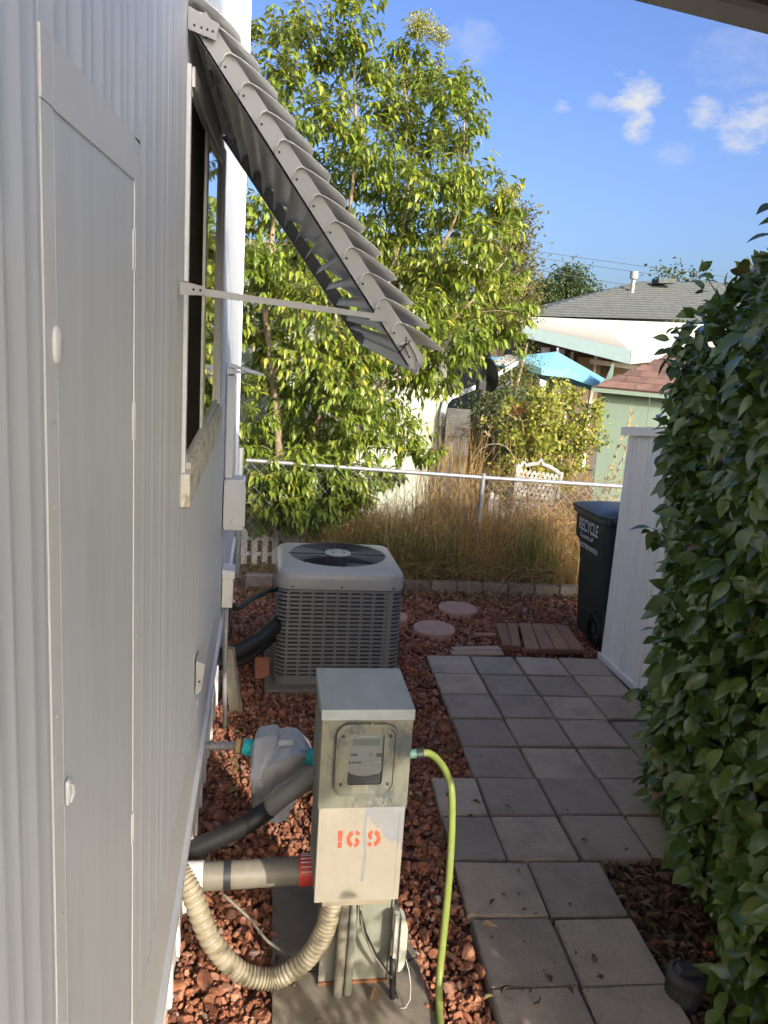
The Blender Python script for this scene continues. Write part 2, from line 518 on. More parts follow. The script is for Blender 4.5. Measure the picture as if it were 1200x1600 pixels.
M['rose'] = leafmat('rose_leaf', [(0, (.12, .17, .03)), (.5, (.29, .32, .05)), (.8, (.46, .42, .07)), (1, (.40, .22, .08))], .5, .35, .3, (.36, .36, .04))
M['petal'] = leafmat('red_petal', [(0, (.42, .03, .04)), (1, (.55, .08, .07))], .6, .3, .2, (.5, .05, .05))
M['drygrass'] = leafmat('dry_grass_blade', [(0, (.25, .125, .04)), (.4, (.39, .225, .080)), (.8, (.54, .37, .155)), (1, (.66, .52, .29))], .7, .25, .2, (.45, .32, .1))
M['greengrass'] = leafmat('green_grass_blade', [(0, (.05, .075, .018)), (.6, (.12, .14, .035)), (1, (.26, .24, .07))], .6, .25, .3)
M['litter'] = leafmat('dead_leaf', [(0, (.075, .045, .027)), (.45, (.17, .098, .052)), (.8, (.29, .175, .095)), (1, (.40, .28, .165))], .75, .08, .3, (.2, .1, .04))
M['litteryel'] = leafmat('yellowed_dead_leaf', [(0, (.10, .06, .022)), (.5, (.21, .135, .05)), (1, (.34, .24, .10))], .75, .1, .3, (.3, .2, .05))

# ------------------------------------------------------------------ object helpers
ORI = {}          # origin of each thing: children keep their vertices relative to it


def link(o, parent=None):
    COL.objects.link(o)
    if parent is not None:
        o.parent = parent
    return o


def tag(o, label=None, cat=None, group=None, kind=None):
    if label:
        o['label'] = label
    if cat:
        o['category'] = cat
    if group:
        o['group'] = group
    if kind:
        o['kind'] = kind
    return o


def thing(name, label, cat, loc=(0, 0, 0), group=None, kind=None):
    o = bpy.data.objects.new(name, None)
    o.empty_display_size = .1
    link(o)
    o.location = loc
    ORI[o] = Vector(loc)
    return tag(o, label, cat, group, kind)


def finish(me, smooth):
    if smooth:
        me.shade_smooth()
        if smooth is not True:
            me.set_sharp_from_angle(angle=R(smooth))


class MB:
    def __init__(s):
        s.v = []
        s.f = []

    def add(s, vs, fs):
        b = len(s.v)
        s.v += [tuple(v) for v in vs]
        s.f += [tuple(i + b for i in f) for f in fs]
        return s

    def box(s, c, d, rot=None, bev=0.0, seg=1):
        bm = bmesh.new()
        bmesh.ops.create_cube(bm, size=1.0)
        bmesh.ops.scale(bm, vec=d, verts=bm.verts)
        if bev:
            bmesh.ops.bevel(bm, geom=bm.edges[:], offset=bev, segments=seg, affect='EDGES', profile=.5)
        if rot:
            bmesh.ops.rotate(bm, cent=(0, 0, 0), matrix=Matrix.Rotation(rot[2], 3, 'Z') @ Matrix.Rotation(rot[1], 3, 'Y') @ Matrix.Rotation(rot[0], 3, 'X'), verts=bm.verts)
        bmesh.ops.translate(bm, vec=c, verts=bm.verts)
        bm.verts.index_update()
        s.add([v.co[:] for v in bm.verts], [[v.index for v in f.verts] for f in bm.faces])
        bm.free()
        return s

    def bb(s, x0, x1, y0, y1, z0, z1, bev=0.0):
        return s.box(((x0 + x1) / 2, (y0 + y1) / 2, (z0 + z1) / 2), (abs(x1 - x0), abs(y1 - y0), abs(z1 - z0)), None, bev)

    def prism(s, poly, vec):
        poly = [Vector(p) for p in poly]
        vec = Vector(vec)
        n = len(poly)
        vs = poly + [p + vec for p in poly]
        nrm = Vector((0, 0, 0))
        for i in range(n):
            nrm += poly[i].cross(poly[(i + 1) % n])
        fl = nrm.dot(vec) > 0
        fs = [list(range(n))[::-1] if fl else list(range(n)), list(range(n, 2 * n)) if fl else list(range(n, 2 * n))[::-1]]
        for i in range(n):
            j = (i + 1) % n
            fs.append([i, j, n + j, n + i] if fl else [j, i, n + i, n + j])
        return s.add(vs, fs)

    def tube(s, pts, r, n=8, cap=True):
        pts = [Vector(p) for p in pts]
        k = len(pts)
        rs = r if isinstance(r, (list, tuple)) else [r] * k
        t = (pts[1] - pts[0]).normalized()
        a = Vector((0, 0, 1)) if abs(t.z) < .9 else Vector((1, 0, 0))
        u = t.cross(a).normalized()
        vs = []
        for i, p in enumerate(pts):
            t2 = (pts[min(i + 1, k - 1)] - pts[max(i - 1, 0)])
            if t2.length > 1e-9:
                t = t2.normalized()
            u = (u - t * u.dot(t)).normalized()
            w = t.cross(u)
            for j in range(n):
                an = 2 * math.pi * j / n
                vs.append(p + (u * math.cos(an) + w * math.sin(an)) * rs[i])
        fs = []
        for i in range(k - 1):
            for j in range(n):
                j2 = (j + 1) % n
                fs.append([i * n + j, i * n + j2, (i + 1) * n + j2, (i + 1) * n + j])
        if cap:
            fs.append(list(range(n))[::-1])
            fs.append([(k - 1) * n + j for j in range(n)])
        return s.add(vs, fs)

    def loft(s, loops, cap0=True, cap1=True):
        n = len(loops[0])
        vs = [p for lp in loops for p in lp]
        fs = []
        for i in range(len(loops) - 1):
            for j in range(n):
                j2 = (j + 1) % n
                fs.append([i * n + j, i * n + j2, (i + 1) * n + j2, (i + 1) * n + j])
        if cap0:
            fs.append(list(range(n))[::-1])
        if cap1:
            fs.append([(len(loops) - 1) * n + j for j in range(n)])
        return s.add(vs, fs)

    def lathe(s, prof, n, mtx=None, cap=True):
        loops = []
        for r, z in prof:
            lp = []
            for j in range(n):
                a = 2 * math.pi * j / n
                v = Vector((r * math.cos(a), r * math.sin(a), z))
                lp.append(mtx @ v if mtx else v)
            loops.append(lp)
        return s.loft(loops, cap, cap)

    def build(s, name, mt, parent=None, smooth=False, org=None, label=None):
        o0 = None
        p = parent
        while p is not None:
            if p in ORI:
                o0 = ORI[p]
                break
            p = p.parent
        if o0 is None:
            o0 = Vector(org) if org is not None else Vector((0, 0, 0))
        me = bpy.data.meshes.new(name)
        me.from_pydata([(v[0] - o0.x, v[1] - o0.y, v[2] - o0.z) for v in s.v], [], s.f)
        me.update()
        finish(me, smooth)
        me.materials.append(M[mt] if isinstance(mt, str) else mt)
        o = bpy.data.objects.new(name, me)
        link(o, parent)
        if parent is None:
            o.location = o0
            ORI[o] = o0
        if label:
            o['label'] = label
        return o


def npmesh(name, V, T, mt, parent=None, rnd=None, smooth=False, org=(0, 0, 0)):
    """vertices (n,3), triangles (m,3) as one mesh object; rnd: a value per vertex"""
    V = np.asarray(V, np.float32)
    T = np.asarray(T, np.int32)
    o0 = ORI[parent] if parent in ORI else Vector(org)
    V = V - np.array(o0[:], np.float32)
    me = bpy.data.meshes.new(name)
    me.vertices.add(len(V))
    me.vertices.foreach_set('co', V.ravel())
    me.loops.add(T.size)
    me.loops.foreach_set('vertex_index', T.ravel())
    me.polygons.add(len(T))
    me.polygons.foreach_set('loop_start', np.arange(0, T.size, 3, dtype=np.int32))
    me.update(calc_edges=True)
    if rnd is not None:
        a = me.attributes.new('rnd', 'FLOAT', 'POINT')
        a.data.foreach_set('value', np.asarray(rnd, np.float32))
    if smooth:
        me.shade_smooth()
    me.materials.append(M[mt] if isinstance(mt, str) else mt)
    o = bpy.data.objects.new(name, me)
    link(o, parent)
    if parent is None:
        o.location = o0
        ORI[o] = o0
    return o


def unit(a):
    return a / np.maximum(np.linalg.norm(a, axis=-1, keepdims=True), 1e-9)


def leaf_tpl(ws, curl=.25, fold=.25):
    """a blade along +Y of length 1 and width 1: (verts, tris)"""
    k = len(ws)
    V = [(0, 0, 0)]
    for i, w in enumerate(ws):
        y = (i + 1) / (k + 1)
        z = -curl * y * y
        V += [(-w / 2, y, z + fold * w * .28), (0, y, z), (w / 2, y, z + fold * w * .28)]
    V.append((0, 1, -curl))
    T = [(0, 2, 1), (0, 3, 2)]
    for i in range(k - 1):
        a, b = 1 + 3 * i, 4 + 3 * i
        T += [(a, a + 1, b + 1), (a, b + 1, b), (a + 1, a + 2, b + 2), (a + 1, b + 2, b + 1)]
    a = 1 + 3 * (k - 1)
    e = len(V) - 1
    T += [(a, a + 1, e), (a + 1, a + 2, e)]
    return np.array(V, float), np.array(T)


def frames(D, Nn):
    D = unit(D)
    S = np.cross(D, Nn)
    bad = np.linalg.norm(S, axis=1) < 1e-4
    S[bad] = np.cross(D[bad], np.array([.3, .8, .5]))
    S = unit(S)
    return D, S, np.cross(S, D)


def blades(tpl, P, D, Nn, L, Wd):
    V, T = tpl
    D, S, Nn = frames(D, Nn)
    L = L[:, None, None]
    Wd = Wd[:, None, None]
    X = P[:, None, :] + S[:, None, :] * V[None, :, 0:1] * Wd + D[:, None, :] * V[None, :, 1:2] * L + Nn[:, None, :] * V[None, :, 2:3] * L
    n, k = len(P), len(V)
    TT = (T[None] + (np.arange(n) * k)[:, None, None]).reshape(-1, 3)
    return X.reshape(-1, 3), TT


def sticks(P0, P1, r0, r1=None, n=3):
    P0, P1 = np.asarray(P0, float), np.asarray(P1, float)
    m = len(P0)
    r0 = np.broadcast_to(np.asarray(r0, float), (m,))
    r1 = r0 if r1 is None else np.broadcast_to(np.asarray(r1, float), (m,))
    D = unit(P1 - P0)
    A = np.where(np.abs(D[:, 2:3]) < .9, np.array([[0, 0, 1.]]), np.array([[1., 0, 0]]))
    S = unit(np.cross(D, A))
    Q = np.cross(D, S)
    an = np.arange(n) * 2 * np.pi / n
    ring = S[:, None] * np.cos(an)[None, :, None] + Q[:, None] * np.sin(an)[None, :, None]
    V = np.concatenate([P0[:, None] + ring * r0[:, None, None], P1[:, None] + ring * r1[:, None, None]], 1)
    T = []
    for j in range(n):
        k = (j + 1) % n
        T += [(j, k, n + k), (j, n + k, n + j)]
    T = np.array(T)
    return V.reshape(-1, 3), (T[None] + (np.arange(m) * 2 * n)[:, None, None]).reshape(-1, 3)


def merge(parts):
    Vs, Ts, b = [], [], 0
    for V, T in parts:
        Vs.append(V)
        Ts.append(T + b)
        b += len(V)
    return np.concatenate(Vs), np.concatenate(Ts)


CAMR = np.array(RT[:]), np.array(UP[:]), np.array(F[:])


def inview(P, marg=0.0):
    d = P - np.array([0, 0, EYE])
    z = d @ CAMR[2]
    x = (d @ CAMR[0]) / np.maximum(z, 1e-3)
    y = (d @ CAMR[1]) / np.maximum(z, 1e-3)
    return (z > .05) & (np.abs(x) < .5 + marg) & (np.abs(y) < .667 + marg), z


def foliage(plant, name, mt, tpl, P, D, Nn, L, Wd, rnd, single=0, score=None, smooth=True):
    """leaves of a plant: the ones that show largest as objects of their own, the rest as one part"""
    n = len(P)
    pick = np.zeros(n, bool)
    if single:
        vis, z = inview(P, -.01)
        sc = L / np.maximum(z, .1) * (1 if score is None else score)
        sc = np.where(vis, sc, -1)
        pick[np.argsort(-sc)[:single]] = True
        V, T = tpl
        nv = 12
        vm = []
        for i in range(nv):
            me = bpy.data.meshes.new('leaf')
            cv = V.copy()
            cv[:, 2] *= .6 + .07 * i
            me.from_pydata(cv.tolist(), [], T.tolist())
            a = me.attributes.new('rnd', 'FLOAT', 'POINT')
            a.data.foreach_set('value', np.full(len(V), (i + .5) / nv, np.float32))
            me.shade_smooth()
            me.materials.append(M[mt])
            vm.append(me)
        Df, Sf, Nf = frames(D[pick], Nn[pick])
        o0 = np.array(ORI[plant][:])
        for i, (p, d, s_, nn, l, w, rr) in enumerate(zip(P[pick] - o0, Df, Sf, Nf, L[pick], Wd[pick], rnd[pick])):
            o = bpy.data.objects.new('leaf', vm[min(nv - 1, int(rr * nv))])
            o.matrix_local = Matrix(((s_[0] * w, d[0] * l, nn[0] * l, p[0]), (s_[1] * w, d[1] * l, nn[1] * l, p[1]), (s_[2] * w, d[2] * l, nn[2] * l, p[2]), (0, 0, 0, 1)))
            link(o, plant)
    k = ~pick
    V, T = blades(tpl, P[k], D[k], Nn[k], L[k], Wd[k])
    o = npmesh(name, V, T, mt, plant, np.repeat(rnd[k], len(tpl[0])), smooth)
    o['kind'] = 'stuff'
    return o


def sphere_rand(n):
    return unit(rng.normal(size=(n, 3)))

# ================================================================== SETTING
def sheet(name, x0, x1, y0, y1, z, mt):
    return tag(MB().add([(x0, y0, z), (x1, y0, z), (x1, y1, z), (x0, y1, z)], [(0, 1, 2, 3)]).build(name, mt), kind='structure')


sheet('ground', -400, 400, -300, 700, -.03, 'yard')
sheet('bounce_ground', -.24, 14, -30, 1.0, -.012, 'bounce_slab')  # added unseen slab, throws sunlight back onto the shaded fronts
sheet('gravel_bed', -.3, 3.6, -1.5, 6.9, -.022, 'soil')

# ---------------------------------------------------------------- paver path
PA = R(2.7)
PX = Vector((math.cos(PA), -math.sin(PA), 0))
PY = Vector((math.sin(PA), math.cos(PA), 0))
path = MB().add([(0.80, .9, -.014), (2.0, .9, -.014), (2.56, 4.0, -.014), (2.50, 5.2, -.014), (1.2, 5.2, -.014), (1.12, 3.5, -.014), (.86, 3.5, -.014)],
                [(0, 1, 2, 3, 4, 5, 6)]).build('path', 'joint')
tag(path, 'grey square concrete paver path beside the hedge', kind='structure')


def paver_mesh(w, l, seed):
    rd = random.Random(seed)
    bm = bmesh.new()
    bmesh.ops.create_cube(bm, size=1)
    bmesh.ops.scale(bm, vec=(w, l, .045), verts=bm.verts)
    for v in bm.verts:
        v.co.x += rd.uniform(-.003, .003)
        v.co.y += rd.uniform(-.003, .003)
    bmesh.ops.bevel(bm, geom=bm.edges[:], offset=.005, segments=2, affect='EDGES')
    me = bpy.data.meshes.new('paver')
    bm.to_mesh(me)
    bm.free()
    me.materials.append(M['paver'])
    return me


PM = [paver_mesh(.3145, .323, i) for i in range(5)]
PMN = paver_mesh(.226, .323, 9)
PAVED = []
O = Vector((1.205, 5.2, 0))
for k in range(13):
    if k < 5:
        xs = [.0 + .331 * i for i in range(4)]
        off = 0
        nar = None
    elif k < 7:
        off = -.235
        xs = [-.235 + .236 + .331 * i for i in range(4)]
        nar = -.235
    else:
        off = -.245
        xs = [-.245, -.245 + .331]
        nar = None
    items = [(x, .3185) for x in xs] + ([(nar, .228)] if nar is not None else [])
    for x, w in items:
        c = O + PX * (x + w / 2 + random.uniform(-.004, .004)) - PY * (.338 * (k + .5) + random.uniform(-.005, .005))
        o = bpy.data.objects.new('paver', PMN if w < .3 else random.choice(PM))
        link(o, path)
        o.location = (c.x, c.y, .006 + random.uniform(-.006, .005))
        o.rotation_euler = (random.uniform(-.009, .009), random.uniform(-.009, .009), -PA + random.uniform(-.017, .017) + (math.pi * random.randint(0, 1)))
        PAVED.append((c.x, c.y, w / 2, .165))

# ---------------------------------------------------------------- cracked concrete pad under the meter
cp = thing('concrete_pad', 'cracked old concrete pad under the meter pedestal', 'concrete pad', (.34, 2.2, 0))
cp['kind'] = 'structure'
for poly in ([(.085, 2.79), (.57, 2.69), (.592, 2.34), (.50, 2.285), (.40, 2.27), (.25, 2.30), (.083, 2.29)],
             [(.083, 2.28), (.25, 2.29), (.40, 2.26), (.50, 2.275), (.592, 2.328), (.63, 1.6), (.08, 1.6)]):
    MB().prism([(x, y, -.05) for x, y in poly], (0, 0, .075)).build('slab_piece', 'concrete', cp)

# ---------------------------------------------------------------- the home on the left
WX = -.21


def zs(z, y):
    return z + .067 * y


home = thing('mobile_home', 'white ribbed metal mobile home wall with access door and window', 'house', (WX, 0, 0))
TOPZ = 4.35


def siding_panel(ya, yb, zb, zt, flat=False):
    ys = []
    y = ya
    w = yb - ya
    k = max(1, round(w / .105))
    for i in range(k):
        a = ya + w * i / k
        d = w / k
        ys += [(a, 0), (a + d * .26, 0), (a + d * .36, .0019), (a + d * .46, .0019), (a + d * .54, .0005), (a + d * .62, .0012), (a + d * .70, .0005), (a + d * .78, .0019), (a + d * .86, .0019), (a + d * .95, 0)]
    ys.append((yb, 0))
    if flat:
        ys = [(ya, 0), (yb, 0)]
    vs, fs = [], []
    for y, x in ys:
        vs += [(WX - .006 + x, y, zb(y)), (WX - .006 + x, y, zt(y))]
    for i in range(len(ys) - 1):
        a = 2 * i
        fs.append([a, a + 2, a + 3, a + 1])
    n = len(vs)
    vs += [(WX - .03, ya, zb(ya)), (WX - .03, ya, zt(ya)), (WX - .03, yb, zb(yb)), (WX - .03, yb, zt(yb))]
    fs += [[0, 1, n + 1, n], [n - 1, n - 2, n + 2, n + 3]]
    MB().add(vs, fs).build('siding_panel', 'siding', home, smooth=80)


zb0 = lambda y: zs(.700, y)
ztop = lambda y: TOPZ
wb = lambda y: zs(1.640, y)
wt = lambda y: 2.575 + .09 * y
ed = [-1.6, -.8, -.1, .40, .796, 1.36, 1.69, 2.015, 2.66, 3.31, 3.71, 4.11, 4.51, 4.91, 5.31, 5.5]
for a, b in zip(ed[:-1], ed[1:]):
    g = .0012
    if 2.0 < a < 3.2:
        siding_panel(a + g, b - g, zb0, wb)
        siding_panel(a + g, b - g, wt, ztop)
    elif .79 < a < .8:
        siding_panel(a + .003, b - .002, zb0, lambda y: zs(2.323, y), True)
        siding_panel(a + g, b - g, lambda y: zs(2.3255, y), ztop)
    else:
        siding_panel(a + g, b - g, zb0, ztop)
MB().bb(-4.2, WX - .04, -1.6, 5.5, .15, TOPZ - .01).build('house_body', 'white', home)
MB().bb(WX - .035, WX + .012, 5.502, 5.53, .98, TOPZ).build('corner_trim', 'white', home)
# lower trim band, two lengths that butt
for ya, yb in ((-1.6, 2.62), (2.625, 5.5)):
    pts = [(WX - .02, ya, zs(.405, ya)), (WX - .02, yb, zs(.405, yb)), (WX - .02, yb, zs(.692, yb)), (WX - .02, ya, zs(.692, ya))]
    MB().prism(pts, (.017, 0, 0)).build('trim_panel', 'white', home)
    pts = [(WX - .018, ya, zs(.392, ya)), (WX - .018, yb, zs(.392, yb)), (WX - .018, yb, zs(.425, yb)), (WX - .018, ya, zs(.425, ya))]
    MB().prism(pts, (.030, 0, 0)).build('drip_edge', 'white', home)
# skirting boards
y = -1.5
while y < 5.5:
    w = .225
    mb = MB()
    for f0, f1, x in ((0, .42, -.252), (.42, .58, -.240), (.58, 1, -.252)):
        a, b = y + w * f0, y + w * f1 - (.004 if f1 == 1 else 0)
        pts = [(x - .02, a, -.02), (x - .02, b, -.02), (x - .02, b, zs(.40, b)), (x - .02, a, zs(.40, a))]
        mb.prism(pts, (.02, 0, 0))
    mb.build('skirting_board', 'skirt', home)
    y += w

# access door with its frame
def vstrip(name, mt, ya, yb, za, zb_, x0, x1, par, bev=0, slope=.067):
    """box on the wall whose top and bottom follow the home's slope"""
    pts = [(x0, ya, za + slope * ya), (x0, yb, za + slope * yb), (x0, yb, zb_ + slope * yb), (x0, ya, zb_ + slope * ya)]
    return MB().prism(pts, (x1 - x0, 0, 0)).build(name, mt, par)


df = vstrip('door_frame', 'white', .797, .838, .72, 2.262, WX - .012, WX - .0046, home)
vstrip('frame_rail', 'white', .839, 1.297, 2.262, 2.325, WX - .012, WX - .0040, df)
vstrip('frame_rail', 'white', .797, .838, 2.263, 2.325, WX - .012, WX - .0039, df)
vstrip('frame_post', 'white', 1.298, 1.358, .72, 2.300, WX - .012, WX - .0044, df)
door = vstrip('access_door', 'siding', .843, 1.292, .74, 2.254, WX - .012, WX - .0053, home)
mb = MB()
loops = []
for x, k in ((WX - .008, 1.0), (WX - .0015, 1.0), (WX + .001, .7)):
    loops.append([(x, .833 + .010 * k * math.cos(a), 2.095 + .019 * k * math.copysign(abs(math.sin(a)) ** .7, math.sin(a))) for a in np.linspace(0, 2 * math.pi, 20, endpoint=False)])
mb.loft(loops).build('latch', 'white', door, smooth=40)
mb = MB()
mb.bb(WX - .004, WX + .001, .838, .853, 1.578, 1.608, .002)
mb.tube([(WX + .001, .839, 1.606), (WX + .003, .847, 1.600), (WX + .003, .851, 1.588), (WX + .001, .843, 1.580)], .0018, 6)
mb.build('hasp', 'white', door, smooth=40)
for yy, zz in ((1.294, 2.245), (1.296, 1.98), (1.296, 1.25)):
    hb = MB().bb(WX - .008, WX - .0032, yy - .010, yy + .010, zz - .03, zz + .03, .001)
    hb.tube([(WX - .0036, yy, zz - .03), (WX - .0036, yy, zz + .03)], .0014, 8)
    hb.build('hinge', 'white', door, smooth=40)
mb = MB()
for (yy, zz) in ((.820, 2.02), (.818, 1.93), (.815, 1.70), (.822, 1.45), (.818, 1.25), (1.33, 2.2), (1.33, 1.9), (1.33, 1.6)):
    mb.lathe([(.0, .0), (.0022, 0), (.002, .001), (.001, .0014)], 8, Matrix.Translation((WX - .0045, yy, zz)) @ Matrix.Rotation(R(90), 4, 'Y'), False)
mb.build('screw_head', 'alu', df, smooth=True)['kind'] = 'stuff'

# window
WY0, WY1 = 2.02, 3.305
win = MB()


def wpt(x, y, t):
    return (x, y, wb(y) + (wt(y) - wb(y)) * t)


def wbar(mb, y0, y1, t0, t1, x0, x1):
    pts = [wpt(x0, y0, t0), wpt(x0, y1, t0), wpt(x0, y1, t1), wpt(x0, y0, t1)]
    return mb.prism(pts, (x1 - x0, 0, 0))


wbar(win, WY0, 2.045, 0, 1, WX - .06, WX + .003)
wbar(win, 3.245, WY1, 0, 1, WX - .06, WX + .012)
wbar(win, 2.045, 3.245, .955, 1, WX - .06, WX + .010)
wframe = win.build('window', 'white', home)
sb = MB()
wbar(sb, 2.0, 3.315, -.075, .012, WX - .06, WX + .018)
wbar(sb, 2.063, 3.244, .0125, .03, WX - .06, WX + .014)
sb.build('sill', 'sillpaint', wframe)
ib = MB()
wbar(ib, 2.046, 2.060, .031, .954, WX - .05, WX + .001)
wbar(ib, 2.060, 3.244, .031, .05, WX - .05, WX + .003)
wbar(ib, 2.060, 3.244, .935, .954, WX - .05, WX + .003)
wbar(ib, 3.222, 3.244, .0501, .9349, WX - .05, WX + .003)
ib.build('sash_frame', 'alu', wframe)
mu = MB()
wbar(mu, 2.50, 2.57, .0502, .9348, WX - .05, WX + .0045)
mu.build('mullion', 'alu', wframe)
sc_ = MB()
wbar(sc_, 2.0605, 2.4995, .0503, .9347, WX - .035, WX - .0035)
sc_.build('insect_screen', 'screen', wframe)
pn = MB()
wbar(pn, 2.5705, 3.2215, .0503, .9347, WX - .02, WX - .003)
pn.build('pane', 'glass', wframe)

# crumpled flashing above the window that catches the sun
vs, fs = [], []
ns = 26
for i in range(ns + 1):
    yy = 2.0 + 1.36 * i / ns
    zz = wt(yy) + .03
    e = .008 * math.sin(i * 2.1) + .006 * math.sin(i * 4.7)
    vs += [(WX, yy, zz + .055), (WX + .020, yy, zz + .048), (WX + .040 + e * .5, yy, zz + .002 + e), (WX + .036 + e * .5, yy, zz - .012 + e)]
for i in range(ns):
    for j in range(3):
        a = i * 4 + j
        fs.append([a, a + 4, a + 5, a + 1])
MB().add(vs, fs).build('flashing', 'white', home, smooth=60)

# boxes, riser, bracket on the far part of the wall
jb = MB().bb(WX, WX + .105, 3.93, 4.10, 1.20, 1.465, .006).build('junction_box', 'white', home, smooth=40)
MB().bb(WX + .002, WX + .111, 3.920, 3.9295, 1.225, 1.440, .002).build('cover_plate', 'white', jb)
MB().lathe([(.014, 0), (.014, .004), (.011, .006)], 16, Matrix.Translation((WX + .055, 3.9195, 1.25)) @ Matrix.Rotation(R(90), 4, 'X')).build('knockout', 'offwhite', jb, smooth=40)
MB().bb(WX, WX + .045, 3.96, 4.02, 1.466, 1.99, .006).build('conduit_cover', 'white', home, smooth=40)
MB().bb(WX, WX + .038, 3.965, 4.015, 1.991, 2.025, .003).build('conduit_gap', 'dark', home)
br = MB()
br.prism([(WX, 3.95, 2.03), (WX + .18, 3.95, 1.992), (WX + .18, 3.95, 2.004), (WX, 3.95, 2.052)], (0, .05, 0))
br.prism([(WX, 3.953, 1.99), (WX + .10, 3.953, 2.004), (WX, 3.953, 2.028)], (0, .006, 0))
br.build('bracket_arm', 'white', home)
db = MB().bb(WX, WX + .058, 3.98, 4.10, .765, .955, .005).build('disconnect_box', 'white', home, smooth=40)
MB().prism([(WX + .001, 3.968, .945), (WX + .066, 3.968, .93), (WX + .066, 3.968, .972), (WX + .001, 3.968, .978)], (0, .142, 0)).build('box_lid', 'white', db)
MB().bb(WX + .004, WX + .056, 3.973, 3.9795, .775, .925, .001).build('cover_plate', 'offwhite', db)
MB().bb(WX + .0585, WX + .068, 4.0, 4.02, .79, .80).build('hasp', 'offwhite', db)
MB().tube([(WX + .025, 4.04, .765), (WX + .025, 4.04, .40), (WX + .03, 4.10, .02)], .013, 10).build('conduit_pipe', 'greyflex', home, smooth=True)
MB().tube([(WX + .045, 4.05, .765), (WX + .05, 4.06, .60), (WX + .02, 4.10, .50), (WX + .01, 4.12, .46)], .008, 8).build('drop_wire', 'black', home, smooth=True)
fc = MB()
fc.prism([(WX, 2.50, 1.075), (WX + .030, 2.50, 1.060), (WX + .018, 2.50, .965), (WX, 2.50, .950)], (0, .09, 0))
fc.build('outlet_cover', 'greyflex', home)
MB().lathe([(.004, 0), (.004, .003)], 8, Matrix.Translation((WX + .012, 2.499, 1.0)) @ Matrix.Rotation(R(90), 4, 'X')).build('lock', 'dark', home)

# ---------------------------------------------------------------- carport roof overhead
ROOF = [(.72, 2.134), (4.9, 2.88), (4.9, -1.7), (3.05, -1.7), (2.75, -.35), (2.32, -.35), (2.32, -1.55), (2.60, -1.85), (2.20, -2.68), (2.12, -4.6), (.72, -4.6)]  # beyond the visible corner, outline is notched to shape sun and shade
RZ = 3.1
cr = thing('carport_roof', 'brown grey carport roof corner overhead above the hedge', 'carport', (1.5, 0, RZ))
MB().prism([(x, y, RZ + .02) for x, y in ROOF], (0, 0, .05)).build('roof_deck', 'carport', cr)
a, b = Vector((.72, 2.134, RZ)), Vector((4.9, 2.88, RZ))
d = (b - a).normalized()
nrm = Vector((-d.y, d.x, 0))
MB().prism([a - nrm * .085, b - nrm * .085, b + nrm * .012, a + nrm * .012], (0, 0, .0195)).build('front_fascia', 'carportlip', cr)
MB().prism([a + nrm * .0005 + Vector((0, 0, .0715)), b + nrm * .0005 + Vector((0, 0, .0715)), b + nrm * .012 + Vector((0, 0, .0715)), a + nrm * .012 + Vector((0, 0, .0715))], (0, 0, .06)).build('front_lip', 'carportlip', cr)
for px_, py_ in ((4.7, 2.6), (4.7, -1.5), (.85, -4.4)):
    MB().bb(px_ - .04, px_ + .04, py_ - .04, py_ + .04, -.02, RZ + .019).build('post', 'carportlip', cr)

# ---------------------------------------------------------------- metal shed on the right
shed = thing('metal_shed', 'narrow white ribbed metal shed behind the hedge', 'shed', (2.56, 4.82, 0))


def rib_wall(p0, p1, z0a, z0b, z1a, z1b, out, npan):
    p0, p1 = Vector((*p0, 0)), Vector((*p1, 0))
    for i in range(npan):
        a, b = p0.lerp(p1, i / npan), p0.lerp(p1, (i + 1) / npan)
        prof = [(0, 0), (.30, 0), (.34, .012), (.40, .012), (.44, 0), (.52, 0), (.56, .012), (.62, .012), (.66, 0), (.995, 0)]
        vs, fs = [], []
        for t, h in prof:
            q = a.lerp(b, t) + Vector(out) * h
            tt = (i + t) / npan
            vs += [(q.x, q.y, z0a + (z0b - z0a) * tt), (q.x, q.y, z1a + (z1b - z1a) * tt)]
        for k in range(len(prof) - 1):
            fs.append([2 * k, 2 * k + 2, 2 * k + 3, 2 * k + 1])
        MB().add(vs, fs).build('wall_panel', 'shedwhite', shed, smooth=30)


rib_wall((2.56, 5.20), (2.545, 4.47), .05, .05, 1.70, 1.77, (-1, 0, 0), 3)
rib_wall((2.565, 4.462), (3.9, 4.462), .05, .05, 1.77, 1.77, (0, -1, 0), 5)
MB().prism([(2.575, 5.20, 0), (3.9, 5.20, 0), (3.9, 4.475, 0), (2.575, 4.475, 0)], (0, 0, 1.69)).build('shed_body', 'white', shed)
MB().bb(2.535, 2.552, 4.475, 5.205, .005, .055).build('base_rail', 'shedwhite', shed)
MB().prism([(2.515, 5.235, 1.70), (2.515, 5.235, 1.755), (2.515, 4.43, 1.83), (2.515, 4.43, 1.765)], (.03, 0, 0)).build('roof_trim', 'shedwhite', shed)
MB().prism([(2.5455, 5.235, 1.735), (3.95, 5.235, 1.735), (3.95, 4.43, 1.80), (2.5455, 4.43, 1.80)], (0, 0, .025)).build('roof', 'shedwhite', shed)
MB().bb(2.546, 3.92, 4.428, 4.455, 1.72, 1.79).build('front_trim', 'shedwhite', shed)
MB().bb(2.536, 2.575, 4.446, 4.468, .05, 1.745).build('corner_post', 'shedwhite', shed)
mb = MB()
for yy, zz in ((5.1, 1.6), (5.1, .9), (4.86, 1.6), (4.86, .9), (4.62, 1.55), (4.62, .9), (5.12, .12), (4.7, .12)):
    mb.lathe([(.006, 0), (.005, .003)], 8, Matrix.Translation((2.553, yy, zz)) @ Matrix.Rotation(R(-90), 4, 'Y'))
tag(mb.build('screw_head', 'alu', shed), kind='stuff')

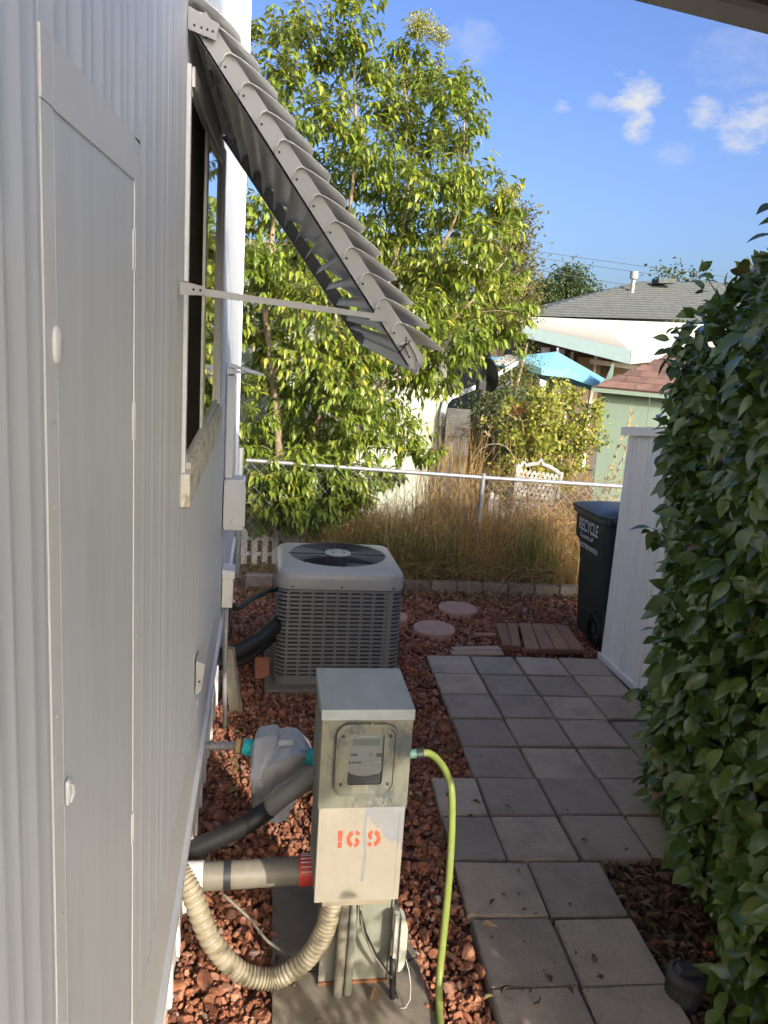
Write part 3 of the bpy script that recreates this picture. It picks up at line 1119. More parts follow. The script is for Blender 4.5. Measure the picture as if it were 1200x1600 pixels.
bf = thing('sun_block_fence', 'added unseen board fence blocking sun behind the hedge', 'fence', (2.9, 1.9, 0))  # added out of sight to stop sun leaking through onto the pavers
for i in range(27):
    MB().bb(2.90, 2.92, -.45 + .165 * i, -.45 + .165 * i + .160, .0, 2.02 + random.uniform(-.008, .008)).build('board', 'oldwood', bf)
for z in (.3, 1.7):
    MB().bb(2.921, 2.96, -.45, 4.0, z, z + .09).build('rail', 'oldwood', bf)

# ---------------------------------------------------------------- neighbour homes beyond the fence
nb = thing('neighbour_home', 'pale mint mobile home behind the leafy tree', 'house', (.5, 9.7, 0))
xs = np.linspace(-3.4, 2.17, 23)
for a, b in zip(xs[:-1], xs[1:]):
    MB().bb(a + .004, b - .004, 9.56, 9.60, .0, 3.22).build('siding_panel', 'mint', nb)
MB().bb(-3.4, 2.16, 9.61, 13.5, 0, 3.22).build('house_body', 'mint', nb)
MB().prism([(-3.6, 9.2, 3.26), (2.70, 9.2, 3.24), (2.70, 9.2, 3.335), (-3.6, 9.2, 3.40)], (0, 4.6, .12)).build('roof', 'metalwhite', nb)
MB().bb(2.10, 2.19, 9.545, 9.559, 0, 3.2).build('corner_board', 'mint', nb)
gt = MB()
gp = [Vector((2.244, 9.53, 1.715)), Vector((2.75, 10.0, 1.88)), Vector((3.583, 11.0, 2.239))]
gt.tube(gp, .032, 8)
gt.build('gutter', 'gutter', nb, smooth=60)
MB().tube([gp[0] + Vector((.02, .01, .02)), (2.19, 9.50, 1.66), (2.165, 9.50, 1.55), (2.165, 9.50, 1.36)], .038, 10).build('downspout', 'gutter', nb, smooth=60)
# patio roof edge that the gutter hangs on
MB().prism([(3.30, 10.70, 2.165), (3.60, 11.03, 2.285), (3.42, 11.10, 2.30), (3.12, 10.78, 2.18)], (0, 0, .03)).build('roof_edge', 'metalwhite', nb)
dsh = thing('satellite_dish', 'dark grey satellite dish seen from behind below the tree', 'satellite dish', (2.66, 9.75, 1.70))
dm = Matrix.Translation((2.68, 9.50, 2.02)) @ Matrix.Rotation(R(-72), 4, 'Z') @ Matrix.Rotation(R(-78), 4, 'X')
MB().lathe([(.0, .0), (.08, .006), (.16, .024), (.215, .045), (.21, .05), (.15, .032), (.0, .008)], 28, dm, False).build('reflector', 'dish', dsh, smooth=40)
MB().tube([dm @ Vector((0, 0, 0)), (2.64, 9.48, 1.92), (2.60, 9.48, 1.70)], .022, 8).build('mast', 'dish', dsh, smooth=True)
MB().tube([dm @ Vector((0, .19, .03)), dm @ Vector((0, .17, .30))], .012, 6).tube([dm @ Vector((0, .17, .28)), dm @ Vector((0, .13, .34))], .028, 8).build('feed_arm', 'dish', dsh, smooth=40)
MB().box((2.62, 9.47, 1.90), (.12, .08, .13), (0, 0, R(20)), .01).build('mount_bracket', 'dish', dsh)

rs = thing('wire_screen', 'rusty brown wire screen panel beside the mint wall', 'screen panel', (2.36, 9.3, 0))
MB().prism([(2.17, 9.34, 0), (2.50, 9.22, 0), (2.44, 9.22, 1.60), (2.19, 9.34, 1.60)], (0, .015, 0)).build('backing', 'rusty', rs)
P0, P1 = [], []
for i in range(30):
    t = i / 29
    P0.append((2.17 + .30 * t, 9.325 - .11 * t, 0.02))
    P1.append((2.19 + .25 * t, 9.325 - .11 * t, 1.6))
for i in range(80):
    z = .02 * i + .02
    P0.append((2.172, 9.322, z))
    P1.append((2.46, 9.21, z))
V, T = sticks(P0, P1, .0028)
tag(npmesh('wire_mesh', V, T, 'chain', rs), kind='stuff')

# house with grey shingles and white patio cover
gh = thing('shingled_house', 'house with grey shingle roof and white patio cover', 'house', (8, 16, 0))


def quadgrid(A, B, Cc, D, n, saw, mt, name, par, up=Vector((0, 0, 1))):
    """courses from edge AB up to edge DC, each one lapping the one below"""
    A, B, Cc, D = map(Vector, (A, B, Cc, D))
    vs, fs = [], []
    for i in range(n):
        t0, t1 = i / n, (i + 1) / n
        a0, b0, a1, b1 = A.lerp(D, t0), B.lerp(Cc, t0), A.lerp(D, t1), B.lerp(Cc, t1)
        k = len(vs)
        vs += [a0, b0, a0 + up * saw, b0 + up * saw, b1, a1]
        fs += [[k, k + 1, k + 3, k + 2], [k + 2, k + 3, k + 4, k + 5]]
    return MB().add(vs, fs).build(name, mt, par)


D_, E_ = Vector((5.45, 17.0, 3.32)), Vector((12.5, 17.6, 3.70))
quadgrid(D_, E_, (13.0, 21.2, 4.98), (9.869, 20.5, 4.72), 17, .028, 'shingle', 'roof', gh)
MB().add([(9.869, 20.5, 4.72), (13.0, 21.2, 4.98), (12, 25, 3.4), (5.5, 24, 3.3), tuple(D_)], [(0, 1, 2, 3), (0, 3, 4)]).build('rear_roof', 'shingle', gh)
A_, B_, C_ = Vector((5.03, 15.5, 2.985)), Vector((6.718, 14.0, 2.60)), Vector((9.6, 15.5, 2.86))
vs, fs = [], []
nr = 22
for i in range(nr + 1):
    t = i / nr
    for h in ((0, .020) if i < nr else (0,)):
        tt = t
        row = [A_.lerp(D_ + Vector((-.1, -.1, -.04)), tt), B_.lerp(Vector((7.2, 17.0, 3.36)), tt), C_.lerp(Vector((11, 17.3, 3.52)), tt)]
        vs += [v + Vector((0, 0, h)) for v in row]
for r_ in range(len(vs) // 3 - 1):
    a = 3 * r_
    fs += [[a, a + 1, a + 4, a + 3], [a + 1, a + 2, a + 5, a + 4]]
MB().add(vs, fs).build('patio_cover', 'metalwhite', gh)
MB().prism([A_ + Vector((0, -.02, -.19)), B_ + Vector((0, -.02, -.23)), B_ + Vector((0, -.02, .03)), A_ + Vector((0, -.02, .03))], (0, .04, 0)).build('fascia', 'tealfascia', gh)
MB().prism([B_ + Vector((.02, 0, -.23)), C_ + Vector((0, 0, -.12)), C_ + Vector((0, 0, .03)), B_ + Vector((.02, 0, .03))], (0, .04, 0)).build('side_fascia', 'metalwhite', gh)
MB().bb(5.3, 12.4, 16.6, 24, 0, 3.25).build('wall', 'darkwall', gh)
for x0, x1 in ((6.72, 7.28), (7.55, 8.45)):
    f_ = MB().bb(x0, x1, 16.54, 16.598, 1.5, 2.50).build('tan_panel', 'tanwall', gh)
MB().bb(7.10, 7.16, 16.5, 16.539, 0, 2.6).build('window_frame', 'white', gh)
MB().bb(6.55, 6.60, 16.5, 16.598, 0, 2.6).build('window_frame', 'white', gh)
MB().prism([(6.75, 15.9, 2.36), (8.55, 15.9, 2.26), (8.55, 15.9, 2.34), (6.75, 15.9, 2.46)], (0, .06, 0)).build('crossbeam', 'gutter', gh)
for px_, py_ in ((5.62, 15.6), (8.25, 15.4), (6.10, 16.0)):
    MB().bb(px_ - .07, px_ + .07, py_ - .07, py_ + .07, 0, 2.62).build('post', 'white', gh)
MB().tube([(9.15, 19.4, 4.2), (9.15, 19.4, 4.62)], .05, 10).tube([(9.15, 19.4, 4.62), (9.15, 19.4, 4.80)], .10, 12).build('flue', 'metalwhite', gh, smooth=40)
MB().box((10.3, 20.0, 4.70), (.5, .4, .12), (0, R(-4), 0)).build('roof_vent', 'shingle', gh)

# brown shingled shed
bs = thing('green_shed', 'sage green shed with red brown shingle roof', 'shed', (4.9, 9.8, 0))
P0_, P1_ = Vector((4.136, 9.60, 1.955)), Vector((5.40, 8.93, 1.92))
Q_ = Vector((5.95, 10.6, 2.60))
e = (P1_ - P0_).normalized()
up_ = (Q_ - P0_)
up_ = up_ - e * up_.dot(e)
hgt = up_.length
uu = up_.normalized()
nn = e.cross(uu).normalized()
if nn.z < 0:
    nn = -nn
qx = (Q_ - P0_).dot(e)
nc = 8
for i in range(nc):
    t0 = hgt * i / nc
    xa = qx * (i + .5) / nc                        # hip line
    x = xa - .05 * random.random()
    x_end = (P1_ - P0_).length + 1.1
    while x < x_end:
        w = random.uniform(.21, .27)
        x2 = min(x + w - .004, x_end)
        xl0, xl1 = max(x, qx * i / nc - .01), max(x, qx * (i + 1) / nc)
        if x2 > xl1 + .02:
            o0_ = P0_ + nn * .012
            h2 = hgt / nc * 1.12
            q = [o0_ + e * xl0 + uu * t0 + nn * .010, o0_ + e * x2 + uu * t0 + nn * .010, o0_ + e * x2 + uu * (t0 + h2), o0_ + e * xl1 + uu * (t0 + h2)]
            MB().prism(q, nn * (.010 + .004 * random.random())).build('shingle', 'brownshingle', bs)
        x += w
MB().prism([P0_, P0_ + e * x_end, P0_ + e * x_end + uu * hgt, P0_ + e * qx + uu * hgt], nn * .010).build('roof_deck', 'darkwall', bs)
MB().prism([P0_ - Vector((0, 0, .05)), P0_ + e * x_end - Vector((0, 0, .05)), P0_ + e * x_end, P0_], uu * .02).build('eave_board', 'sage', bs)
inn = Vector((uu.x, uu.y, 0)).normalized()
base = P0_ + inn * .16 + e * .13
nwp = 6
for i in range(nwp):
    a = base + e * (i * .60)
    b = base + e * (i * .60 + .592)
    MB().prism([(a.x, a.y, 0), (b.x, b.y, 0), (b.x, b.y, 1.98), (a.x, a.y, 1.98)], inn * .03).build('wall_panel', 'sage', bs)
lw = base + e * -.005
MB().prism([(lw.x, lw.y, 0), (lw.x + inn.x * 1.2, lw.y + inn.y * 1.2, 0), (lw.x + inn.x * 1.2, lw.y + inn.y * 1.2, 2.3), (lw.x, lw.y, 1.98)], e * .03).build('side_wall', 'sage', bs)

# umbrella
um = thing('patio_umbrella', 'light blue patio umbrella in front of the white patio cover', 'umbrella', (4.72, 12.1, 0))
apex = Vector((4.52, 12.0, 2.45))
tilt = Matrix.Translation(apex) @ Matrix.Rotation(R(9), 4, 'Y')
rim = [tilt @ Vector((1.16 * math.cos(a), 1.16 * math.sin(a), -.37)) for a in np.linspace(0, 2 * math.pi, 8, endpoint=False) + .30]
for i in range(8):
    a, b = rim[i], rim[(i + 1) % 8]
    ms, mm_ = (a + b) / 2 + Vector((0, 0, .035)) + (apex - (a + b) / 2) * .05, (a + b) / 2 * .5 + apex * .5 - Vector((0, 0, .01))
    dn = Vector((0, 0, -.10))
    MB().add([apex, a, ms, b, a.lerp(apex, .5), b.lerp(apex, .5), mm_, a + dn, ms + dn, b + dn], [(0, 4, 6), (0, 6, 5), (4, 1, 2, 6), (6, 2, 3, 5), (1, 7, 8, 2), (2, 8, 9, 3)]).build('canopy_panel', 'umbrella', um, smooth=50)
MB().tube([(4.72, 12.1, 0), (4.60, 12.04, 1.9), apex + Vector((0, 0, .06))], .022, 8).build('pole', 'galvpost', um, smooth=True)

# power lines far behind
pl = thing('power_line', 'thin overhead power lines crossing the far sky', 'power line', (12, 30, 6))
for a, b in (((3, 30, 7.12), (22, 30, 6.30)), ((3, 30, 6.92), (22, 30, 6.02)), ((6, 29, 6.25), (20, 29, 5.30))):
    a, b = Vector(a), Vector(b)
    MB().tube([a.lerp(b, t) - Vector((0, 0, .5 * t * (1 - t))) for t in np.linspace(0, 1, 12)], .011, 5).build('wire', 'powerline', pl)

# ================================================================== AIR CONDITIONER
ac = thing('air_conditioner', 'square grey outdoor air conditioner unit with louvered sides', 'air conditioner', (.5, 5.035, 0))
AX0, AX1, AY0, AY1 = .100, .900, 4.650, 5.420
ACX, ACY = (AX0 + AX1) / 2, (AY0 + AY1) / 2


def rrect(hx, hy, r, n=6):
    pts = []
    for cx, cy, a0 in ((hx - r, hy - r, 0), (-hx + r, hy - r, 90), (-hx + r, -hy + r, 180), (hx - r, -hy + r, 270)):
        for i in range(n):
            a = R(a0 + 90 * i / (n - 1))
            pts.append((cx + r * math.cos(a), cy + r * math.sin(a)))
    return pts


HX, HY = (AX1 - AX0) / 2, (AY1 - AY0) / 2


def ring_loop(hx, hy, r, z, n=6):
    return [(ACX + x, ACY + y, z) for x, y in rrect(hx, hy, r, n)]


def rring(name, hx, hy, r, z0, z1, th, mt, par, n=6):
    o1, o2 = ring_loop(hx, hy, r, z0, n), ring_loop(hx, hy, r, z1, n)
    i1, i2 = ring_loop(hx - th, hy - th, r - th, z0, n), ring_loop(hx - th, hy - th, r - th, z1, n)
    k = len(o1)
    mb = MB()
    vs = o1 + o2 + i2 + i1
    fs = []
    for a in range(4):
        b = (a + 1) % 4
        for j in range(k):
            j2 = (j + 1) % k
            fs.append([a * k + j, a * k + j2, b * k + j2, b * k + j])
    return mb.add(vs, fs).build(name, mt, par, smooth=40)


pad = MB().bb(.035, .955, 4.56, 5.50, -.03, .035, .008).build('base_pad', 'concrete', ac)
rring('base_pan', HX + .004, HY + .004, .075, .036, .082, .02, 'ac', ac)
MB().loft([ring_loop(HX - .045, HY - .045, .04, .05), ring_loop(HX - .045, HY - .045, .04, .66)], True, True).build('coil', 'coil', ac)
nz = 21
pitch = (.664 - .090) / nz
for i in range(nz + 1):
    z = .086 + pitch * i
    rring('louver', HX, HY, .072, z - .0078, z + .0078, .012, 'ac', ac)
yf = AY0 + .001
for i in range(9):
    x = AX0 + .068 + i * (.618 / 8)
    MB().bb(x - .009, x + .009, yf - .0005, yf + .010, .083, .668, .002).build('louver_bar', 'ac', ac)
MB().bb(AX0 + .70, AX1 - .068, yf - .0012, yf + .009, .083, .668, .002).build('corner_panel', 'ac', ac)
for sx, xx in ((1, AX1 - .001), (-1, AX0 + .001)):
    for i in range(9):
        yy = AY0 + .07 + i * ((AY1 - AY0 - .14) / 8)
        MB().bb(xx - .008 * sx, xx + .0005 * sx, yy - .009, yy + .009, .083, .668, .002).build('louver_bar', 'ac', ac)
# top cover: rounded square hood with a round opening
FR = .318
NA = 72
angs = np.linspace(0, 2 * math.pi, NA, endpoint=False)


def sqr(hx, hy, r, z):
    """rounded square sampled by angle"""
    out = []
    for a in angs:
        dx, dy = math.cos(a), math.sin(a)
        lo, hi = 0, 2
        for _ in range(26):
            mid = (lo + hi) / 2
            x, y = abs(dx * mid), abs(dy * mid)
            ex, ey = max(0, x - (hx - r)), max(0, y - (hy - r))
            if math.hypot(ex, ey) <= r and x <= hx and y <= hy:
                lo = mid
            else:
                hi = mid
        out.append((ACX + dx * lo, ACY + dy * lo, z))
    return out


def circ(r, z, cx=ACX, cy=ACY):
    return [(cx + r * math.cos(a), cy + r * math.sin(a), z) for a in angs]


cov = MB().loft([sqr(HX - .004, HY - .004, .07, .672), sqr(HX + .006, HY + .006, .08, .673), sqr(HX + .006, HY + .006, .08, .742), sqr(HX + .001, HY + .001, .085, .765), sqr(HX - .014, HY - .014, .08, .785),
                 sqr(HX - .030, HY - .030, .075, .792), circ(FR + .02, .806), circ(FR + .004, .808), circ(FR, .800), circ(FR, .70)], False, False)
cover = cov.build('top_cover', 'accap', ac, smooth=35)
MB().loft([circ(FR - .004, .52), circ(.02, .50)], False, True).build('fan_well', 'coil', ac)
MB().loft([circ(FR - .004, .70), circ(FR - .004, .52)], False, False).build('fan_shroud', 'coil', ac)
g = MB()
for i in range(17):
    r = .085 + (FR - .085 + .004) * i / 16
    zz = .8115 - .004 * (i / 16)
    g.tube([(ACX + r * math.cos(a), ACY + r * math.sin(a), zz) for a in np.linspace(0, 2 * math.pi, 49)], .0017, 4, False)
for i in range(8):
    a = R(45 * i + 0)
    g.tube([(ACX + .06 * math.cos(a), ACY + .06 * math.sin(a), .808), (ACX + (FR + .02) * math.cos(a), ACY + (FR + .02) * math.sin(a), .806)], .0036, 5)
g.build('fan_guard', 'wire', ac, smooth=True)['kind'] = 'stuff'
MB().lathe([(.0, .0), (.088, 0), (.088, .012), (.080, .018), (0, .019)], 32, Matrix.Translation((ACX, ACY, .806)), False).build('fan_hub', 'hub', ac, smooth=40)
for i in range(4):
    a = R(90 * i + 45)
    MB().lathe([(.006, 0), (.006, .004)], 8, Matrix.Translation((ACX + .055 * math.cos(a), ACY + .055 * math.sin(a), .825))).build('hub_screw', 'dark', ac)
MB().tube([(ACX, ACY, .56), (ACX, ACY, .78)], .07, 16).build('motor', 'dark', ac, smooth=40)
for i in range(3):
    a0 = R(-62 + 120 * i)
    vs, fs = [], []
    for j in range(7):
        a = a0 + R(58) * j / 6
        for r in (.075, .19, .295):
            vs.append((ACX + r * math.cos(a), ACY + r * math.sin(a), .70 + .085 * (j / 6 - .5) * (1.2 - r)))
    for j in range(6):
        for k in range(2):
            q = j * 3 + k
            fs.append([q, q + 1, q + 4, q + 3])
    MB().add(vs, fs).build('fan_blade', 'blade', ac, smooth=True)
for x in (AX0 + .09, ACX, AX1 - .07):
    MB().lathe([(.007, 0), (.006, .003)], 10, Matrix.Translation((x, AY0 - .0065, .690)) @ Matrix.Rotation(R(90), 4, 'X')).build('cover_screw', 'dark', cover)

# refrigerant line and electrical whip
rl = thing('refrigerant_line', 'black foam wrapped pipe from wall to air conditioner', 'pipe', (-.1, 4.5, .33))
pts = [Vector((-.25, 4.42, .31)), Vector((-.12, 4.5, .318)), Vector((.0, 4.58, .365)), Vector((.075, 4.66, .41)), Vector((.12, 4.75, .43))]
MB().tube([pts[0].lerp(pts[1], 0), pts[0].lerp(pts[1], .5), pts[1], pts[1].lerp(pts[2], .5), pts[2], pts[3], pts[4]], [.050, .052, .050, .053, .050, .051, .049], 12).build('insulation', 'black', rl, smooth=True)
MB().tube([(-.25, 4.47, .22), (-.1, 4.54, .225), (.05, 4.66, .30), (.12, 4.76, .33)], .018, 8).build('drain_line', 'black', rl, smooth=True)
wh = thing('electrical_whip', 'thin dark cable from disconnect box to air conditioner', 'cable', (-.1, 4.5, .6))
cvs = [Vector((-.165, 4.10, .79)), Vector((-.155, 4.14, .715)), Vector((-.13, 4.25, .675)), Vector((-.06, 4.45, .665)), Vector((.03, 4.65, .655)), Vector((.12, 4.82, .62))]
MB().tube(cvs, .016, 8).build('cable_sheath', 'dark', wh, smooth=True)

# stake, brick
stk = thing('wood_stake', 'short grey wood stake leaning on the skirting', 'stake', (-.16, 4.4, 0))
MB().prism([(-.222, 4.40, .375), (-.160, 4.38, .372), (-.098, 4.30, -.01), (-.160, 4.32, -.01)], (.012, .045, 0)).build('board', 'stake', stk)
bk = MB().box((.02, 4.83, .070), (.095, .055, .14), (R(-28), 0, R(4)), .004).build('loose_brick', 'brick', None, org=(.02, 4.83, 0))
tag(bk, 'orange red brick propped in the rock beside the air conditioner', 'brick')

# ================================================================== METER PEDESTAL
mp_ = thing('meter_pedestal', 'grey green electric meter box with 169 stenciled in orange', 'electric meter', (.335, 2.24, 0))
BX0, BX1, BY0, BY1 = .190, .461, 2.10, 2.38
MB().bb(BX0, BX1, BY0 + .004, BY1, .768, 1.083, .002).build('box_body', 'galv', mp_)
lid = MB()
lid.prism([(BX0 - .003, BY0 - .008, 1.058), (BX0 - .003, BY0 - .008, 1.091), (BX0 - .003, BY1 + .004, 1.099), (BX0 - .003, BY1 + .004, 1.062)], (BX1 - BX0 + .008, 0, 0))
lid.build('lid', 'galvlid', mp_)
MB().bb(BX0 + .001, BX1 + .003, BY0 + .0005, BY0 + .0035, .762, 1.057, .001).build('face_plate', 'galv', mp_)


def rrect_xz(cx, cz, hx, hz, r, y, n=7):
    return [(cx + x, y, cz + z) for x, z in rrect(hx, hz, r, n)]


MCX, MCZ = .326, .930
yp = BY0 - .0075
rim_ = MB().loft([rrect_xz(MCX, MCZ, .093, .118, .04, yp), rrect_xz(MCX, MCZ, .091, .116, .038, yp - .007), rrect_xz(MCX, MCZ, .086, .111, .035, yp - .008), rrect_xz(MCX, MCZ, .083, .108, .033, yp - .003)], False, False)
cpl = rim_.build('cover_plate', 'galv', mp_, smooth=50)
inner = rrect_xz(MCX, MCZ, .083, .108, .033, yp - .003)
hole = rrect_xz(MCX, MCZ + .002, .0525, .083, .010, yp - .003)
holeb = rrect_xz(MCX, MCZ + .002, .0525, .083, .010, yp + .010)
MB().loft([inner, hole], False, False).build('plate', 'galv', cpl)
MB().loft([hole, holeb], False, False).build('window_edge', 'dark', cpl)
for dx, dz in ((-.071, .078), (.071, .078), (-.071, -.078), (.071, -.078)):
    MB().lathe([(.0055, 0), (.0055, .003), (.003, .0045)], 10, Matrix.Translation((MCX + dx, yp - .0025, MCZ + dz)) @ Matrix.Rotation(R(90), 4, 'X')).build('bolt', 'dark', cpl)
wy = yp + .0005
mface = MB().bb(MCX - .052, MCX + .052, wy + .0045, wy + .006, MCZ - .050, MCZ + .084).build('meter_face', 'meterface', mp_)
arc = [(MCX - .052, wy + .004, MCZ - .081), (MCX + .052, wy + .004, MCZ - .081)] + [(MCX + .052 * math.cos(a), wy + .004, MCZ - .036 - .022 * math.sin(a)) for a in np.linspace(0, math.pi, 11)]
MB().prism(arc, (0, .0012, 0)).build('meter_base', 'dark', mface)
MB().bb(MCX - .041, MCX + .040, wy + .0020, wy + .0042, MCZ + .044, MCZ + .063).build('display', 'lcd', mface)
pr = MB()
pr.bb(MCX - .045, MCX - .025, wy + .003, wy + .0042, MCZ + .010, MCZ + .017)
pr.bb(MCX + .032, MCX + .050, wy + .003, wy + .0042, MCZ + .006, MCZ + .018)
pr.bb(MCX + .013, MCX + .018, wy + .003, wy + .0042, MCZ + .011, MCZ + .016)
pr.lathe([(.0035, 0), (.0035, .001)], 10, Matrix.Translation((MCX - .047, wy + .0042, MCZ - .012)) @ Matrix.Rotation(R(90), 4, 'X'))
x = MCX - .040
while x < MCX - .012:
    w = random.uniform(.002, .004)
    pr.bb(x, x + w, wy + .003, wy + .0042, MCZ - .0145, MCZ - .009)
    x += w + .0012
tag(pr.build('dial_print', 'print', mface), kind='stuff')
pr = MB()
for row in (-.0085, -.014):
    x = MCX + .004
    while x < MCX + .042:
        w = random.uniform(.002, .006)
        pr.bb(x, x + w, wy + .003, wy + .0042, MCZ + row, MCZ + row + .0025)
        x += w + .0015
x = MCX - .014
while x < MCX + .014:
    w = random.uniform(.002, .004)
    pr.bb(x, x + w, wy + .003, wy + .0042, MCZ - .030, MCZ - .027)
    x += w + .0012
x = MCX - .022
while x < MCX + .026:
    w = random.uniform(.003, .006)
    pr.bb(x, x + w, wy + .003, wy + .0042, MCZ + .072, MCZ + .075)
    x += w + .0012
tag(pr.build('dial_print', 'paleprint', mface), kind='stuff')
MB().lathe([(.004, 0), (.006, .006), (.003, .01)], 8, Matrix.Translation((MCX + .010, BY0 - .008, 1.048)) @ Matrix.Rotation(R(90), 4, 'X')).build('seal_lug', 'galv', mp_)
# lower door
ldo = MB().bb(BX0 + .004, BX1 - .002, BY0 - .004, BY0 + .0036, .446, .7675, .002).build('lower_door', 'lowdoor', mp_)
MB().bb(BX0 + .006, BX1 - .004, BY0 + .004, BY1 - .01, .450, .7665).build('lower_body', 'galv', mp_)
for a, b, c_, d_ in ((BX0 + .018, BX0 + .0195, .47, .75), (BX1 - .018, BX1 - .0165, .47, .75)):
    MB().bb(a, b, BY0 - .0052, BY0 - .0035, c_, d_).build('door_crease', 'lowdoor', ldo)
MB().bb(BX0 + .030, BX1 - .035, BY0 + .002, BY0 + .03, .427, .4495, .002).build('bottom_lip', 'cream', mp_)


def stencil(name, polys, cx, cz, h):
    mb = MB()
    for poly in polys:
        mb.prism([(cx + px * h, BY0 - .0052, cz + pz * h) for px, pz in poly], (0, .0011, 0))
    mb.build(name, 'orange', ldo, label='orange stencilled numeral')


def arcband(cx, cz, ro, ri, a0, a1, sx=1.0, n=9):
    o_ = [(cx + sx * ro * math.cos(R(a0 + (a1 - a0) * i / n)), cz + ro * math.sin(R(a0 + (a1 - a0) * i / n))) for i in range(n + 1)]
    i_ = [(cx + sx * ri * math.cos(R(a1 + (a0 - a1) * i / n)), cz + ri * math.sin(R(a1 + (a0 - a1) * i / n))) for i in range(n + 1)]
    return o_ + i_


one = [[(-.13, .5), (.13, .5), (.10, -.12), (-.10, -.12)], [(-.098, -.155), (.098, -.155), (.11, -.5), (-.11, -.5)]]
six = [arcband(.02, .0, .5, .24, 105, 255, .80), arcband(.06, .13, .37, .16, 25, 78, .85), arcband(.03, -.20, .30, .11, -80, 70, .95)]
nine = [[(-x, -z) for x, z in q] for q in six]
stencil('numeral', one, .2635, .664, .058)
stencil('numeral', six, .305, .664, .058)
stencil('numeral', nine, .367, .664, .058)
# support column and risers
MB().bb(.236, .470, 2.235, 2.26, -.02, .447).build('column_panel', 'column', mp_)
MB().bb(.233, .473, 2.2265, 2.2345, -.02, .035).build('rust_band', 'rust', mp_)
MB().bb(.470, .4745, 2.226, 2.262, .0, .44).build('column_edge', 'column', mp_)
MB().tube([(.305, 2.19, .448), (.297, 2.185, -.02)], .0165, 12).build('dark_riser', 'greypvc', mp_, smooth=40)
MB().tube([(.337, 2.195, .44), (.330, 2.19, -.02)], .014, 12).build('pale_riser', 'column', mp_, smooth=40)
gc = MB().lathe([(.008, -.01), (.012, -.01), (.012, .012), (.007, .014)], 8, Matrix.Translation((.342, 2.165, .405)))
gc.tube([(.345, 2.165, .408), (.375, 2.165, .402)], .007, 8)
gc.build('ground_clamp', 'brass', mp_)
MB().tube([(.350, 2.168, .42), (.352, 2.17, .36), (.358, 2.175, .30)], .0045, 6).build('ground_wire', 'black', mp_, smooth=True)

pb = thing('phone_box', 'small beige utility box beside the meter column', 'utility box', (.49, 2.18, .12))
pl_ = [(.471, 2.19), (.471, 2.165), (.486, 2.163), (.4865, 2.19)]
MB().prism([(x, y, .135) for x, y in pl_], (0, 0, .195)).build('back_plate', 'phonebox', pb)
half = [(.488 + .024 * math.cos(a), .232 + .100 * math.copysign(abs(math.sin(a)) ** .5, math.sin(a))) for a in np.linspace(-math.pi / 2, math.pi / 2, 14)]
MB().prism([(x, 2.150, z) for x, z in half], (0, .05, 0)).build('cover', 'phonebox', pb, smooth=40)
cb = thing('cable_bundle', 'black cables hanging below the small utility box', 'cable', (.47, 2.18, 0))
MB().tube([(.472, 2.170, .17), (.476, 2.165, .10), (.480, 2.16, .02), (.482, 2.155, -.02)], .0115, 8).build('conduit', 'black', cb, smooth=True)
MB().tube([(.352, 2.165, .36), (.375, 2.163, .275), (.415, 2.16, .19), (.455, 2.158, .13), (.474, 2.158, .10)], .0036, 6).build('black_cable', 'black', cb, smooth=True)
MB().tube([(.350, 2.166, .38), (.362, 2.165, .29), (.400, 2.162, .20), (.445, 2.159, .135), (.472, 2.157, .105)], .0036, 6).build('grey_cable', 'greypvc', cb, smooth=True)
MB().tube([(.470, 2.158, .125), (.478, 2.155, .075), (.492, 2.15, .045), (.496, 2.15, .03)], .003, 6).build('cable_tail', 'black', cb, smooth=True)
cl_ = [(.512, 2.15, .18), (.524, 2.14, .14), (.532, 2.13, .09), (.530, 2.12, .05), (.515, 2.11, .03), (.497, 2.11, .03)]
MB().tube(cl_, .0012, 4).build('white_wire', 'offwhite', cb, smooth=True)


def cspline(pts, n):
    """Catmull-Rom through pts"""
    P = [Vector(p) for p in pts]
    P = [P[0] * 2 - P[1]] + P + [P[-1] * 2 - P[-2]]
    out = []
    seg = len(P) - 3
    for i in range(n + 1):
        t = seg * i / n
        k = min(int(t), seg - 1)
        u = t - k
        a, b, c, d = P[k:k + 4]
        out.append(.5 * ((2 * b) + (c - a) * u + (2 * a - 5 * b + 4 * c - d) * u * u + (3 * b - a - 3 * c + d) * u ** 3))
    return out


# corrugated conduit
cd = thing('corrugated_conduit', 'cream corrugated conduit looping from wall to meter box', 'conduit', (0, 2.25, 0))
cpts = cspline([(-.235, 2.30, .43), (-.190, 2.27, .365), (-.125, 2.25, .205), (-.037, 2.25, .085), (.05, 2.25, .045), (.110, 2.25, .048), (.195, 2.24, .125), (.243, 2.22, .235), (.262, 2.20, .345), (.268, 2.19, .45)], 400)
rad = [.0315 + (.0038 if (i % 7) in (2, 3, 4) else (-.0075 if i % 7 == 0 else .0015)) for i in range(401)]
MB().tube(cpts, rad, 16).build('corrugated_tube', 'cream', cd, smooth=True)

